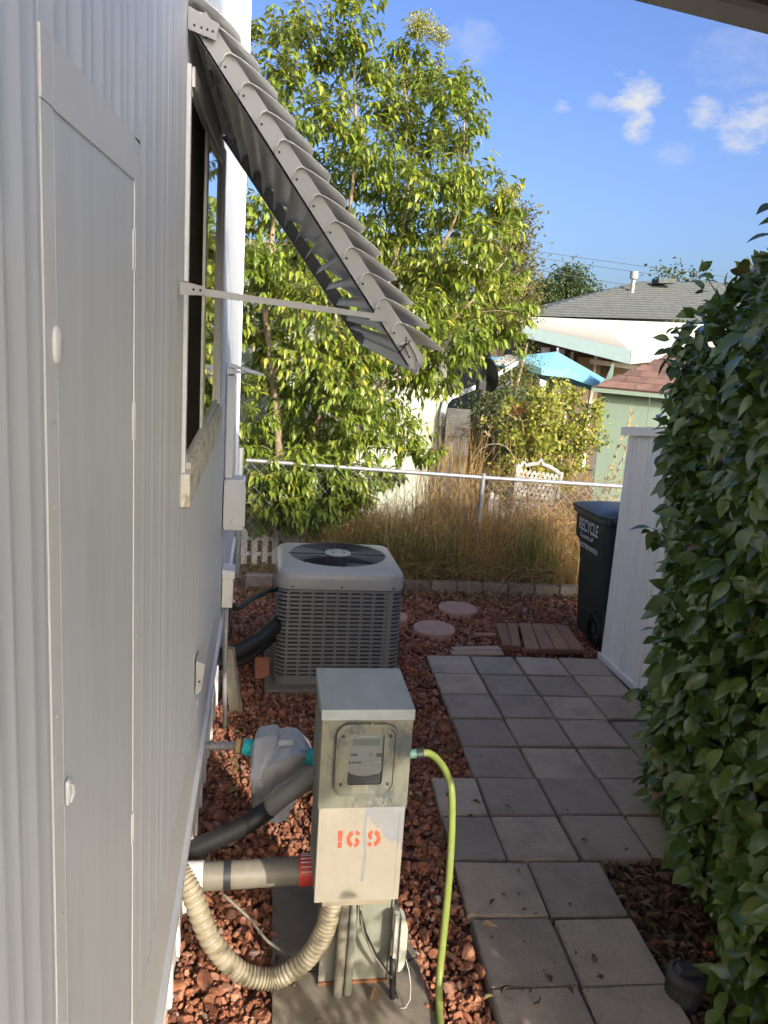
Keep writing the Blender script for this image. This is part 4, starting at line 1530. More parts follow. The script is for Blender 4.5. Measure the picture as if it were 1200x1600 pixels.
# drain pipe
dp = thing('drain_pipe', 'thick grey brown drain pipe running behind the meter box', 'pipe', (0, 2.45, .29))
MB().tube([(-.165, 2.45, .292), (.165, 2.45, .302)], .048, 20).build('pipe_run', 'greypvc', dp, smooth=40)
MB().tube([(-.25, 2.45, .290), (-.166, 2.45, .2919)], .053, 20).build('white_collar', 'offwhite', dp, smooth=40)
MB().tube([(-.095, 2.45, .2942), (-.070, 2.45, .2948)], .0505, 20).build('rubber_band', 'dark', dp, smooth=40)
MB().tube([(.1655, 2.45, .302), (.215, 2.45, .3035)], .053, 20).build('red_coupling', 'redpvc', dp, smooth=40)
MB().tube([(.2155, 2.45, .3035), (.30, 2.45, .306)], .050, 20).tube([(.29, 2.45, .306), (.29, 2.45, -.02)], .050, 20).build('elbow', 'greypvc', dp, smooth=40)
for i in range(8):
    a = R(-150 + 17 * i)
    MB().bb(.172, .208, 2.45 + .0532 * math.cos(a) - .0015, 2.45 + .0532 * math.cos(a) + .0015, .3028 - .0532 * math.sin(a) - .0015, .3028 - .0532 * math.sin(a) + .0015).build('print_stripe', 'offwhite', dp)
mb = MB()
mb.tube(cspline([(-.10, 2.43, .238), (.0, 2.38, .17), (.06, 2.36, .10), (.13, 2.33, .06), (.16, 2.28, .04), (.155, 2.22, .035)], 24), .006, 6)
tag(mb.build('loose_wire', 'greypvc', None, True, org=(.05, 2.35, .1)), 'thin grey wire drooping under the drain pipe', 'wire')

# wrapped water pipe
bp = thing('wrapped_pipe', 'black foam wrapped pipe slanting up behind the meter box', 'pipe', (0, 2.6, .4))
MB().tube([(-.25, 2.6, .285), (-.20, 2.6, .300), (-.02, 2.6, .395), (.055, 2.6, .452)], .036, 14).build('foam_sleeve', 'black', bp, smooth=True)
MB().tube([(.0552, 2.6, .4522), (.11, 2.6, .505), (.20, 2.6, .575), (.26, 2.6, .62)], [.033, .035, .032, .029], 14).build('grey_wrap', 'wrap', bp, smooth=True)

# water valve under its vinyl cover
wv = thing('water_valve', 'water line with teal taped ends and grey white vinyl cover', 'water valve', (.05, 2.85, .45))
fl = [(-.25 + .17 * i / 120, 2.93, .532) for i in range(121)]
MB().tube(fl, [.017 + (.0025 if i % 6 < 3 else -.002) for i in range(121)], 10).build('flexible_hose', 'greyflex', wv, smooth=True)
MB().tube([(-.082, 2.93, .532), (-.066, 2.93, .532)], .026, 10).build('union_nut', 'gold', wv)
mb = MB().box((-.072, 2.905, .545), (.022, .012, .06), (0, R(6), 0), .003)
for i, (dx, dz, rr) in enumerate(((-.004, .50, .010), (-.010, .475, .011), (-.003, .455, .010), (-.011, .437, .009))):
    mb.tube([(-.075 + dx + rr * math.cos(a), 2.90 + .004 * math.sin(2 * a), dz + 1.3 * rr * math.sin(a)) for a in np.linspace(0, 2 * math.pi, 13)], .0032, 5, False)
mb.build('gold_tag', 'gold', wv, smooth=40)
MB().tube([(-.052, 2.93, .530), (.012, 2.92, .518)], [.033, .035], 14).build('teal_tape', 'teal', wv, smooth=40)
MB().tube([(.196, 2.755, .580), (.262, 2.745, .568)], [.031, .034], 14).build('teal_tape', 'teal', wv, smooth=40)
MB().tube([(.012, 2.92, .518), (.12, 2.87, .54), (.195, 2.756, .580)], .020, 10).build('pipe_run', 'greyflex', wv, smooth=True)
c0 = [(-0.019, 2.850, 0.538), (-0.009, 2.850, 0.594), (0.023, 2.850, 0.610), (0.079, 2.850, 0.617), (0.094, 2.850, 0.598), (0.130, 2.850, 0.606), (0.171, 2.850, 0.597), (0.203, 2.850, 0.569), (0.230, 2.850, 0.538)]
c1 = [(-0.018, 2.720, 0.517), (-0.001, 2.720, 0.508), (0.016, 2.720, 0.505), (0.028, 2.720, 0.524), (0.051, 2.720, 0.555), (0.086, 2.720, 0.576), (0.134, 2.725, 0.590), (0.175, 2.74, 0.596), (0.220, 2.77, 0.582)]
c2 = [(-0.007, 2.800, 0.328), (0.013, 2.800, 0.338), (0.037, 2.800, 0.363), (0.061, 2.800, 0.393), (0.085, 2.800, 0.429), (0.115, 2.800, 0.445), (0.142, 2.800, 0.470), (0.173, 2.800, 0.500), (0.228, 2.800, 0.529)]
c3 = [(-0.001, 2.720, 0.352), (0.047, 2.720, 0.328), (0.084, 2.720, 0.316), (0.109, 2.720, 0.320), (0.128, 2.720, 0.336), (0.146, 2.720, 0.380), (0.164, 2.725, 0.418), (0.186, 2.74, 0.480), (0.222, 2.76, 0.540)]
cvs_ = [cspline(c, 26) for c in (c0, c1, c2, c3)]
rd = random.Random(5)
rows = []
for a_, b_, bulge in ((cvs_[0], cvs_[1], .016), (cvs_[1], cvs_[2], .012), (cvs_[2], cvs_[3], .008)):
    for k in range(5):
        t = k / 5
        rows.append([p.lerp(q, t) + Vector((0, -bulge * math.sin(math.pi * t) + (.006 * math.sin(i * 1.1 + k * .9) + .008 * (abs((i * .37 + k * .21) % 2 - 1) - .5) + rd.uniform(-.002, .002)) * math.sin(math.pi * t), .004 * math.sin(i * .7 + k) * math.sin(math.pi * t))) for i, (p, q) in enumerate(zip(a_, b_))])
rows.append(cvs_[3])
rows.append([Vector((p.x * .9 + .01, 2.93, p.z * .9 + .06)) for p in cvs_[3]])
rows.insert(0, [Vector((p.x * .9 + .01, 2.965, p.z * .95 + .02)) for p in cvs_[0]])
n_ = len(rows[0])
vs = [v for r_ in rows for v in r_]
fs = [(i * n_ + j, (i + 1) * n_ + j, (i + 1) * n_ + j + 1, i * n_ + j + 1) for i in range(len(rows) - 1) for j in range(n_ - 1)]
k_ = len(rows) - 1
fs.append([i * n_ for i in range(k_ + 1)][::-1])
fs.append([i * n_ + n_ - 1 for i in range(k_ + 1)])
MB().add(vs, fs).build('vinyl_cover', 'silver', wv, smooth=26)
MB().box((.118, 2.815, .607), (.062, .05, .026), (R(-20), R(-2), 0), .005, 2).build('fold_flap', 'silver', wv, smooth=40)
MB().box((.132, 2.745, .440), (.012, .008, .022), (0, R(12), 0), .002).build('buckle', 'dark', wv)

# garden hose
gh_ = thing('garden_hose', 'lime green garden hose dropping beside the meter box', 'hose', (.62, 2.2, 0))
hp = cspline([(.560, 2.36, .802), (.582, 2.355, .804), (.606, 2.335, .795), (.630, 2.29, .772), (.644, 2.25, .725), (.652, 2.235, .60), (.652, 2.215, .45), (.648, 2.20, .28), (.640, 2.18, .12), (.628, 2.12, .045), (.61, 2.0, .034), (.58, 1.75, .034), (.60, 1.4, .034)], 90)
MB().tube(hp, .0125, 12).build('hose_tube', 'hose', gh_, smooth=True)
MB().tube([(.515, 2.365, .795), (.540, 2.362, .800), (.562, 2.36, .802)], [.015, .016, .014], 12).build('green_fitting', 'greenfit', gh_, smooth=40)
MB().tube([(.541, 2.361, .800), (.566, 2.36, .802)], .0175, 10).build('dark_nut', 'dark', gh_)
hb_ = thing('hose_bib', 'brass and yellow hose tap behind the meter box', 'tap', (.50, 2.37, .79))
MB().tube([(.44, 2.385, .780), (.485, 2.375, .786), (.514, 2.366, .795)], [.013, .016, .014], 10).build('valve_body', 'yellow', hb_, smooth=40)
MB().tube([(.494, 2.37, .785), (.497, 2.355, .758)], .007, 8).build('stem', 'brass', hb_)
MB().tube([(.499 + .012 * math.cos(a), 2.35, .745 + .014 * math.sin(a)) for a in np.linspace(0, 2 * math.pi, 15)], .0048, 6, False).build('handle', 'yellow', hb_, smooth=True)

# grey plastic cap near the hedge foot
ucap = thing('plastic_cap', 'round grey plastic utility cap half hidden under the hedge', 'utility cap', (1.485, 2.10, 0))
tm = Matrix.Translation((1.485, 2.10, -.02)) @ Matrix.Rotation(R(5), 4, 'Y')
prof = []
MB().lathe([(.058, 0), (.058, .10), (.0, .101)], 28, tm, False).build('barrel', 'cap', ucap, smooth=40)
for i in range(20):
    a = 2 * math.pi * i / 20
    MB().box(tm @ Vector((.0595 * math.cos(a), .0595 * math.sin(a), .052)), (.004, .006, .085), (0, 0, a)).build('rib', 'cap', ucap)
cu = MB().lathe([(.064, .1015), (.067, .108), (.067, .124), (.060, .131), (.050, .134), (.048, .130), (.0, .130)], 32, tm, False).build('lid', 'cap', ucap, smooth=40)
MB().prism([tm @ Vector((-.045, -.018, .1305)), tm @ Vector((.045, -.018, .1305)), tm @ Vector((.036, -.016, .155)), tm @ Vector((-.036, -.016, .155))], tm.to_3x3() @ Vector((0, .034, 0))).build('grip', 'cap', cu)

# ================================================================== STEPPING STONES, WOOD
for i, (x, y, r, lab) in enumerate(((1.700, 6.255, .172, 'round pink stepping stone farthest from the pavers'), (1.378, 5.735, .170, 'round pink stepping stone nearest the pavers'), (1.06, 6.02, .150, 'round pink stepping stone mostly hidden by the air conditioner'))):
    tm = Matrix.Translation((x, y, -.01)) @ Matrix.Rotation(R(random.uniform(-2, 2)), 4, 'X')
    o = MB().lathe([(r, 0), (r, .048), (r - .006, .055), (0, .056)], 40, tm, False).build('stepping_stone', 'stonepink', None, 40, org=(x, y, 0))
    tag(o, lab, 'stepping stone', 'round stepping stones')


def deck(label, pts, n, z, cat='deck tile', mt='deck', name='deck_tile', under=True):
    """pts: near left, near right, far right, far left"""
    a, b, c, d = [Vector((p[0], p[1], 0)) for p in pts]
    t = thing(name, label, cat, (a.x, a.y, 0), 'wooden deck tiles on the rock' if name == 'deck_tile' else None)
    for i in range(n):
        g0, g1 = (i + .04) / n, (i + .96) / n
        q = [a.lerp(b, g0), a.lerp(b, g1), d.lerp(c, g1), d.lerp(c, g0)]
        MB().prism([(v.x, v.y, z - .012 + random.uniform(-.002, .002)) for v in q], (0, 0, .020)).build('plank', mt, t)
    if under:
        for f in (.04, .5, .94):
            q = [a.lerp(d, f), b.lerp(c, f), b.lerp(c, f + .05), a.lerp(d, f + .05)]
            MB().prism([(v.x, v.y, z - .045) for v in q], (0, 0, .031)).build('batten', mt, t)
    return t


deck('wide wooden deck tile of four planks at the path end', [(1.965, 5.225), (2.44, 5.225), (2.50, 5.76), (2.10, 5.79)], 4, .062)
deck('narrow wooden deck tile of two planks beside the wide tile', [(1.815, 5.30), (1.955, 5.29), (2.09, 5.80), (1.90, 5.80)], 2, .058)
for lab, cx, cy, l, w, rz in (('pale loose plank lying across the path end nearest the pavers', 1.60, 5.235, .40, .075, 2), ('pale loose plank lying across the path end behind another', 1.62, 5.325, .38, .075, 5), ('short reddish plank lying on the rock by the deck tile', 1.77, 5.63, .19, .06, 1)):
    o = MB().box((cx, cy, .022), (l, w, .02), (0, 0, R(rz)), .002).build('loose_plank', 'oldwood' if 'pale' in lab else 'deck', None, org=(cx, cy, .02))
    tag(o, lab, 'plank', 'loose planks at the path end')

# edging
eg = thing('garden_edging', 'row of grey brown edging blocks along the fence foot', 'edging', (1.5, 6.86, 0))
x = -.16
i = 0
while x < 4.2:
    w = random.uniform(.235, .262)
    yy = 6.93 - .045 * (x + .14) + random.uniform(-.006, .006)
    MB().box((x + w / 2, yy, .035 + random.uniform(-.006, .006)), (w - .008, .095, .135), (random.uniform(-.02, .02), random.uniform(-.02, .02), -.045 + random.uniform(-.02, .02)), .008).build('edging_block', 'edging', eg)
    x += w
    i += 1

# ================================================================== RECYCLING BIN
bn = thing('recycling_bin', 'dark green wheeled recycling bin behind the white shed', 'bin', (2.9, 5.7, 0))
bx = 2.585


def bl(x0, x1, y0, y1, r, z):
    pts = rrect((x1 - x0) / 2, (y1 - y0) / 2, r, 6)
    return [((x0 + x1) / 2 + px, (y0 + y1) / 2 + py, z) for px, py in pts]


MB().loft([bl(2.655, 3.07, 5.46, 5.88, .05, .0), bl(2.640, 3.09, 5.44, 5.92, .05, .04), bl(2.608, 3.13, 5.43, 5.955, .05, .70), bl(2.603, 3.135, 5.425, 5.965, .05, .745), bl(2.592, 3.15, 5.42, 6.035, .05, .80), bl(2.585, 3.16, 5.42, 6.05, .05, 1.0)], True, False).build('body', 'bin', bn, smooth=45)
MB().loft([bl(2.572, 3.172, 5.41, 6.07, .055, .985), bl(2.566, 3.178, 5.405, 6.085, .06, .99), bl(2.566, 3.178, 5.405, 6.085, .06, 1.022), bl(2.572, 3.172, 5.40, 6.09, .06, 1.035)], True, False).build('rim', 'bin', bn, smooth=45)
MB().loft([bl(2.560, 3.184, 5.44, 6.10, .06, 1.024), bl(2.556, 3.188, 5.44, 6.105, .06, 1.046), bl(2.585, 3.16, 5.46, 6.07, .08, 1.062), bl(2.66, 3.08, 5.50, 5.98, .10, 1.085), bl(2.80, 2.95, 5.60, 5.85, .06, 1.095)], True, True).build('lid', 'binlid', bn, smooth=45)
MB().tube([(2.62, 5.425, 1.01), (2.62, 5.36, 1.03), (3.12, 5.36, 1.03), (3.12, 5.425, 1.01)], .018, 8).build('handle', 'bin', bn, smooth=40)
for hx in (2.62, 3.12):
    MB().bb(hx - .03, hx + .03, 5.385, 5.47, .985, 1.055, .01).build('hinge', 'bin', bn)
for wx, sgn in ((2.625, -1), (3.11, 1)):
    wm = Matrix.Translation((wx, 5.475, .130)) @ Matrix.Rotation(R(90 * sgn), 4, 'Y')
    wl = MB().lathe([(.094, -.03), (.125, -.03), (.131, -.018), (.131, .018), (.125, .03), (.094, .03)], 32, wm, False).build('wheel', 'tyre', bn, smooth=40)
    for k in range(22):
        a = 2 * math.pi * k / 22
        MB().box(wm @ Vector((.131 * math.cos(a), .131 * math.sin(a), 0)), (.010, .012, .05), (0, 0, 0)).build('tread', 'tyre', wl)
    MB().lathe([(.0, -.01), (.035, -.022), (.035, .022), (.0, .025)], 14, wm, False).build('axle_cap', 'dark', wl)
    for k in range(8):
        a = 2 * math.pi * k / 8
        MB().tube([wm @ Vector((.03 * math.cos(a), .03 * math.sin(a), .012)), wm @ Vector((.096 * math.cos(a), .096 * math.sin(a), .012))], .007, 5).build('spoke', 'dark', wl)


def text(body, y0, y1, z0, z1, x):
    cu_ = bpy.data.curves.new('text', 'FONT')
    cu_.body = body
    cu_.size = 1
    cu_.offset = .018
    o_ = bpy.data.objects.new('text', cu_)
    COL.objects.link(o_)
    dg = bpy.context.evaluated_depsgraph_get()
    me = bpy.data.meshes.new_from_object(o_.evaluated_get(dg))
    bpy.data.objects.remove(o_)
    co = np.array([v.co[:] for v in me.vertices])
    mn, mx_ = co.min(0), co.max(0)
    og = ORI[bn]
    for v in me.vertices:
        ty = (v.co.x - mn[0]) / (mx_[0] - mn[0])
        tz = (v.co.y - mn[1]) / (mx_[1] - mn[1])
        z = z0 + (z1 - z0) * tz
        v.co = (float(np.interp(z, [.70, .745, .80, 1.0], [2.608, 2.603, 2.592, 2.585])) - .003 - og.x, y1 + (y0 - y1) * ty - og.y, z - og.z)
    me.materials.clear()
    me.materials.append(M['binprint'])
    o2 = bpy.data.objects.new('lettering', me)
    link(o2, bn)


text('RECYCLE', 5.56, 5.93, .855, .955, 2.584)
text('County of', 5.64, 5.90, .79, .838, 2.584)
text('Sacramento', 5.56, 5.94, .715, .775, 2.588)

# ================================================================== FENCES
fn = thing('chain_link_fence', 'low galvanised chain link fence with round top rail', 'fence', (1.8, 7.4, 0))
FYa, FYb = 7.42, 7.34


def fy(x):
    return FYa + (FYb - FYa) * (x + .2) / 3.9


def fz(x):
    return 1.095 - .020 * (x + .2)


MB().tube([(-.19, fy(-.19), fz(-.19)), (2.155, fy(2.155), fz(2.155) - .012), (5.5, fy(5.5), fz(5.5))], .021, 10).build('top_rail', 'galvpost', fn, smooth=40)
for x, r, h in ((2.146, .024, 0), (-.25, .032, .09), (5.4, .024, 0)):
    MB().tube([(x, fy(x), -.05), (x, fy(x), fz(x) - .02 + h)], r, 12).build('post', 'galvpost', fn, smooth=40)
    MB().tube([(x, fy(x), fz(x) - .028 + h), (x, fy(x), fz(x) + .028 + h)], r + .004, 12).build('post_cap', 'galvpost', fn, smooth=40)
for z in (.3, .6, .9, 1.02):
    MB().tube([(-.25, fy(0), z), (-.25, fy(0), z + .022)], .036, 12).build('tension_band', 'galvpost', fn, smooth=40)
pit = .098
P0, P1 = [], []
k = 0
x = -.22 - 1.1
while x < 5.4:
    for sgn in (1, -1):
        xa, xb = (x, x + 1.05) if sgn > 0 else (x + 1.05, x)
        za, zb_ = .02, 1.07
        ta, tb = 0.0, 1.0
        lo, hi = -.21, 5.38
        dx = xb - xa
        t0, t1 = (lo - xa) / dx, (hi - xa) / dx
        if t0 > t1:
            t0, t1 = t1, t0
        ta, tb = max(0, t0), min(1, t1)
        if tb - ta > .02:
            oy = .003 * sgn
            nn_ = 6
            for j in range(nn_):
                a_, b_ = ta + (tb - ta) * j / nn_, ta + (tb - ta) * (j + 1) / nn_
                A, B = (xa + dx * a_, za + 1.05 * a_), (xa + dx * b_, za + 1.05 * b_)
                P0.append((A[0], fy(A[0]) + oy, A[1] - .02 * A[0]))
                P1.append((B[0], fy(B[0]) + oy, B[1] - .02 * B[0]))
    x += pit
V, T = sticks(P0, P1, .0019)
tag(npmesh('chain_mesh', V, T, 'chain', fn), kind='stuff')

pk = thing('picket_fence', 'short white picket fence behind the chain link at the house corner', 'fence', (.05, 7.78, 0))
for i in range(7):
    x = -.33 + .105 * i
    h = .30 + random.uniform(-.01, .01)
    MB().prism([(x, 7.77, -.03), (x + .062, 7.77, -.03), (x + .062, 7.77, h), (x + .031, 7.77, h + .045), (x, 7.77, h)], (0, .016, 0)).build('picket', 'skirt', pk)
for z in (.06, .22):
    MB().bb(-.36, .42, 7.787, 7.805, z, z + .04).build('rail', 'skirt', pk)
M['trellis'] = mat('weathered_white_plastic', (.33, .32, .30), .6, var=.1, scale=9, bmp=.1)
lp = thing('border_fence', 'broken low white picket border in the dry grass beyond the chain link', 'fence', (2.4, 8.0, 0))
for i, (dx, h) in enumerate(((0, .60), (.075, .66), (.15, .58), (.26, .80), (.325, .77), (.40, .60), (.475, .62), (.55, .58))):
    x = 2.16 + dx
    MB().prism([(x, 8.0, .1), (x + .05, 8.0, .1), (x + .05, 8.0, h - .03), (x + .025, 8.0, h), (x, 8.0, h - .03)], (0, .012, 0)).build('picket', 'white', lp)
MB().bb(2.14, 2.78, 8.013, 8.03, .40, .44).build('rail', 'white', lp)

tr = thing('lattice_trellis', 'white plastic lattice trellis leaning behind the chain link fence', 'trellis', (2.95, 7.9, 0))
tq = [Vector((2.66, 7.86, .10)), Vector((3.06, 7.80, .03)), Vector((3.19, 7.95, 1.02)), Vector((2.70, 8.0, 1.06))]


def tp(u, v):
    return tq[0].lerp(tq[1], u).lerp(tq[3].lerp(tq[2], u), v)


for (u0, v0, u1, v1, w) in ((1, 0, 1, 1.03, .024), (0, 0, 0, 1.05, .024), (0, .03, 1, .03, .02), (0, .62, 1, .62, .016)):
    MB().tube([tp(u0, v0), tp(u1, v1)], w, 8).build('frame_bar', 'trellis', tr, smooth=40)
top = [tp(u, 1.0 + .085 * math.sin(math.pi * u) + (.05 if abs(u - .12) < .05 or abs(u - .5) < .05 else 0)) for u in np.linspace(0, 1, 17)]
MB().tube(top, .024, 8).build('arched_top', 'trellis', tr, smooth=40)
nrm_t = (tq[1] - tq[0]).cross(tq[3] - tq[0]).normalized()
for sg in (1, -1):
    for i in range(-9, 11):
        c0 = i / 10
        p0u, p1u = (c0, c0 + 1.0) if sg > 0 else (c0 + 1.0, c0)
        du = p1u - p0u
        t0, t1 = (0 - p0u) / du, (1 - p0u) / du
        if t0 > t1:
            t0, t1 = t1, t0
        t0, t1 = max(0, t0), min(1, t1)
        if t1 - t0 < .08:
            continue
        a, b = tp(p0u + du * t0, .03 + .97 * t0), tp(p0u + du * t1, .03 + .97 * t1)
        sd = (b - a).normalized().cross(nrm_t) * .011
        of = nrm_t * (.0045 * sg)
        MB().prism([a - sd + of, a + sd + of, b + sd + of, b - sd + of], nrm_t * .004).build('slat', 'trellis', tr)
hoop = thing('wire_hoop', 'thin pale wire hoop standing above the fence rail', 'wire hoop', (2.3, 8.0, 0))
MB().tube([(2.20 + .24 + .24 * math.cos(a), 8.0, 1.05 + .27 * math.sin(a)) for a in np.linspace(math.pi * .95, -.15, 18)], .003, 5).tube([(2.68, 8.0, 1.02), (2.69, 8.0, .1)], .003, 5).tube([(2.19, 8.0, 1.08), (2.15, 8.0, .1)], .003, 5).build('hoop', 'stake', hoop, smooth=True)

# ================================================================== WINDOW AWNING
aw = thing('window_awning', 'louvered grey white aluminium awning sloping out over the window', 'awning', (WX, 2.6, 2.8))
AWN = (2.00, 3.25)


def arm_pt(y, t):
    k = (y - AWN[0]) / (AWN[1] - AWN[0])
    a = Vector((-.212, y, 2.836 + .075 * k))
    b = Vector((.360, y, 2.086 + .088 * k))
    return a.lerp(b, t)


ad = (arm_pt(2.0, 1) - arm_pt(2.0, 0)).normalized()
an = Vector((ad.z, 0, -ad.x))          # across the arm, outwards and up
if an.z < 0:
    an = -an
NS = 13
for y in AWN:
    mb = MB()
    pts = [arm_pt(y, 0) + an * .0, arm_pt(y, .985) + an * .0, arm_pt(y, 1.015) + an * .012]
    up_edge = []
    for i in range(NS, -1, -1):
        t = i / NS
        up_edge += [arm_pt(y, min(1.0, t)) + an * .047, arm_pt(y, max(0, t - .02)) + an * .047]
    mb.prism(pts + up_edge, (0, .004, 0))
    a_ = mb.build('side_arm', 'awnarm', aw)
    for e_, nm in ((0.0, 'arm_lip'),):
        MB().prism([arm_pt(y, 0), arm_pt(y, 1.0), arm_pt(y, 1.0) + an * .004, arm_pt(y, 0) + an * .004], (0, .022, 0)).build(nm, 'awnarm', a_)
    for i in range(NS):
        c = arm_pt(y, (i + .62) / NS) + an * .016
        MB().lathe([(.0032, -.001), (.0032, .0008)], 8, Matrix.Translation(c) @ Matrix.Rotation(R(90), 4, 'X')).build('rivet_hole', 'darkgap', a_)
for i in range(NS + 1):
    t = (i - .50) / NS if i < NS else .945
    vs, fs = [], []
    ang = R(-33 + 9 * (i / NS)) if i < NS else R(-66)
    dv = Vector((math.cos(ang), 0, math.sin(ang)))
    nv = Vector((-math.sin(ang), 0, math.cos(ang)))
    ln_ = .132 if i < NS else .075
    # channel section: inner lip, curved back, rounded outer nose
    prof = [(-.012, -.030), (-.014, -.004), (-.006, .006), (.02, .010), (.06, .010), (ln_ - .03, .006), (ln_ - .004, .0), (ln_, -.005)]
    ya, yb = AWN[0] - .012, AWN[1] + .016
    ks = 6
    for k in range(ks + 1):
        y = ya + (yb - ya) * k / ks
        base_ = arm_pt(y, min(t, 1.0)) + an * (.040 if i < NS else .030)
        for px_, pz_ in prof:
            vs.append(base_ + dv * px_ + nv * pz_)
    n_ = len(prof)
    for k in range(ks):
        for j in range(n_ - 1):
            a = k * n_ + j
            fs.append([a, a + 1, a + n_ + 1, a + n_])
    o = MB().add(vs, fs).build('slat', 'awning', aw, smooth=50)
    sm = o.modifiers.new('thickness', 'SOLIDIFY')
    sm.thickness = .0016
for y0_, x0_, z0_, y1_, t1_ in ((1.87, WX, 2.236, 2.0, .83),):
    p0 = Vector((x0_, y0_ + .03, z0_))
    p1 = arm_pt(y1_, t1_) + Vector((0, -.006, .0))
    dd = (p1 - p0)
    w_ = Vector((0, 0, .0085))
    MB().prism([p0 - w_, p1 - w_ * .8, p1 + w_ * .8, p0 + w_], (0, .004, 0)).build('support_arm', 'awnarm', aw)
    pl2 = MB().prism([(WX, y0_, z0_ - .014), (WX + .014, y0_ + .003, z0_ - .014), (WX + .055, y0_ + .028, z0_ - .010), (WX + .055, y0_ + .028, z0_ + .009), (WX + .014, y0_ + .003, z0_ + .016), (WX, y0_, z0_ + .016)], (0, .004, 0)).build('wall_bracket', 'awnarm', aw)
    for dx in (.012, .03, .045):
        MB().lathe([(.003, 0), (.003, .0012)], 8, Matrix.Translation((WX + dx, y0_ + .002 + dx * .35, z0_)) @ Matrix.Rotation(R(90), 4, 'X')).build('bolt', 'darkgap', pl2)
pc = arm_pt(2.0, .83)
MB().prism([pc + Vector((-.02, -.008, -.012)), pc + Vector((.03, -.008, -.012)), pc + Vector((.04, -.008, .01)), pc + Vector((.0, -.008, .02))], (0, .003, 0)).build('arm_clip', 'awnarm', aw)
tbk = arm_pt(2.0, 0)
tb_ = MB().prism([tbk + Vector((.0, -.014, -.018)), tbk + Vector((.062, -.014, -.035)), tbk + Vector((.070, -.014, .0)), tbk + Vector((.0, -.014, .03))], (0, .004, 0)).build('hinge_plate', 'awnarm', aw)
for dx in (.014, .030, .043, .055):
    MB().lathe([(.0028, 0), (.0028, .0012)], 8, Matrix.Translation(tbk + Vector((dx, -.0141, -.006 - dx * .2))) @ Matrix.Rotation(R(90), 4, 'X')).build('bolt', 'darkgap', tb_)
MB().prism([(WX, AWN[0], 2.845), (WX, AWN[1], 2.92), (WX + .03, AWN[1], 2.915), (WX + .03, AWN[0], 2.84)], (0, 0, .02)).build('hinge_rail', 'awning', aw)
# knotted cord at the lower corner
kt = arm_pt(2.0, .94) + an * .018 + Vector((0, -.006, 0))
mb = MB()
for q in ((.014, .018), (-.014, -.016), (.004, .026), (-.018, .004), (.012, -.020)):
    mb.tube([kt, kt + Vector((q[0] * .6, -.006, q[1] * .6)), kt + Vector((q[0], -.002, q[1]))], .0016, 5)
mb.build('cord', 'dark', aw, smooth=True)

# ================================================================== VEGETATION
T_CAM = leaf_tpl([.62, .96, 1.0, .80, .42], .22, .30)
T_PRI = leaf_tpl([.72, 1.0, .82, .42], .34, .34)
T_SML = leaf_tpl([.9, .8], .2, .3)

# ---- camellia hedge
hd = thing('camellia_hedge', 'tall dark green glossy leaved hedge along the pavers', 'hedge', (2.1, 3.0, 0))
HYs = [.45, 2.0, 2.5, 3.0, 3.5, 4.0, 4.35]
HXs = [1.62, 1.60, 1.70, 1.88, 2.13, 2.46, 2.74]
hn = np.array([[math.sin(1.3 * i + .7), math.cos(2.1 * i)] for i in range(8)])


def hbump(y, z):
    return (.055 * np.sin(5.1 * y + 2.3 * z + .6) + .05 * np.sin(3.1 * z - 4.3 * y + 1.1) + .035 * np.sin(11 * y + 7 * z) + .03 * np.sin(13 * z - 6 * y + 2))


def htop(y):
    return 2.60 + .06 * np.sin(4 * y + 1) + .04 * np.sin(11 * y) - np.clip(y - 3.6, 0, 1) * .25


def hedge_leaves(n, y0, y1, dmin, dmax):
    y = rng.uniform(y0, y1, n)
    tp_ = htop(y)
    z = .05 + (tp_ - .05) * rng.uniform(0, 1, n)
    dep = dmin + (dmax - dmin) * rng.uniform(0, 1, n) ** 1.6
    top = np.clip((z - (tp_ - .45)) / .45, 0, 1)
    low = np.clip((.35 - z) / .35, 0, 1)
    x = np.interp(y, HYs, HXs) + hbump(y, z) + dep + .26 * top ** 2.2 + .10 * low - .10 * np.clip((z - .9) / .6, 0, 1) * np.clip((y - 2.7) / .6, 0, 1)
    P = np.stack([x, y, z], 1)
    nr = rng.normal(size=(n, 3))
    D = np.stack([-.55 + .55 * nr[:, 0], -.30 + .65 * nr[:, 1], -.42 + .50 * nr[:, 2] + .5 * top], 1)
    Nn = np.stack([-.55 + .35 * rng.normal(size=n), -.25 + .35 * rng.normal(size=n), .75 + .3 * rng.normal(size=n)], 1)
    return P, D, Nn


parts = [hedge_leaves(6800, 1.95, 4.35, -.03, .17), hedge_leaves(3600, 1.95, 4.35, .12, .45), hedge_leaves(7500, .42, 1.95, -.02, .75), hedge_leaves(6000, .40, 1.10, .0, .95), hedge_leaves(7500, 1.95, 4.35, .30, 1.10)]
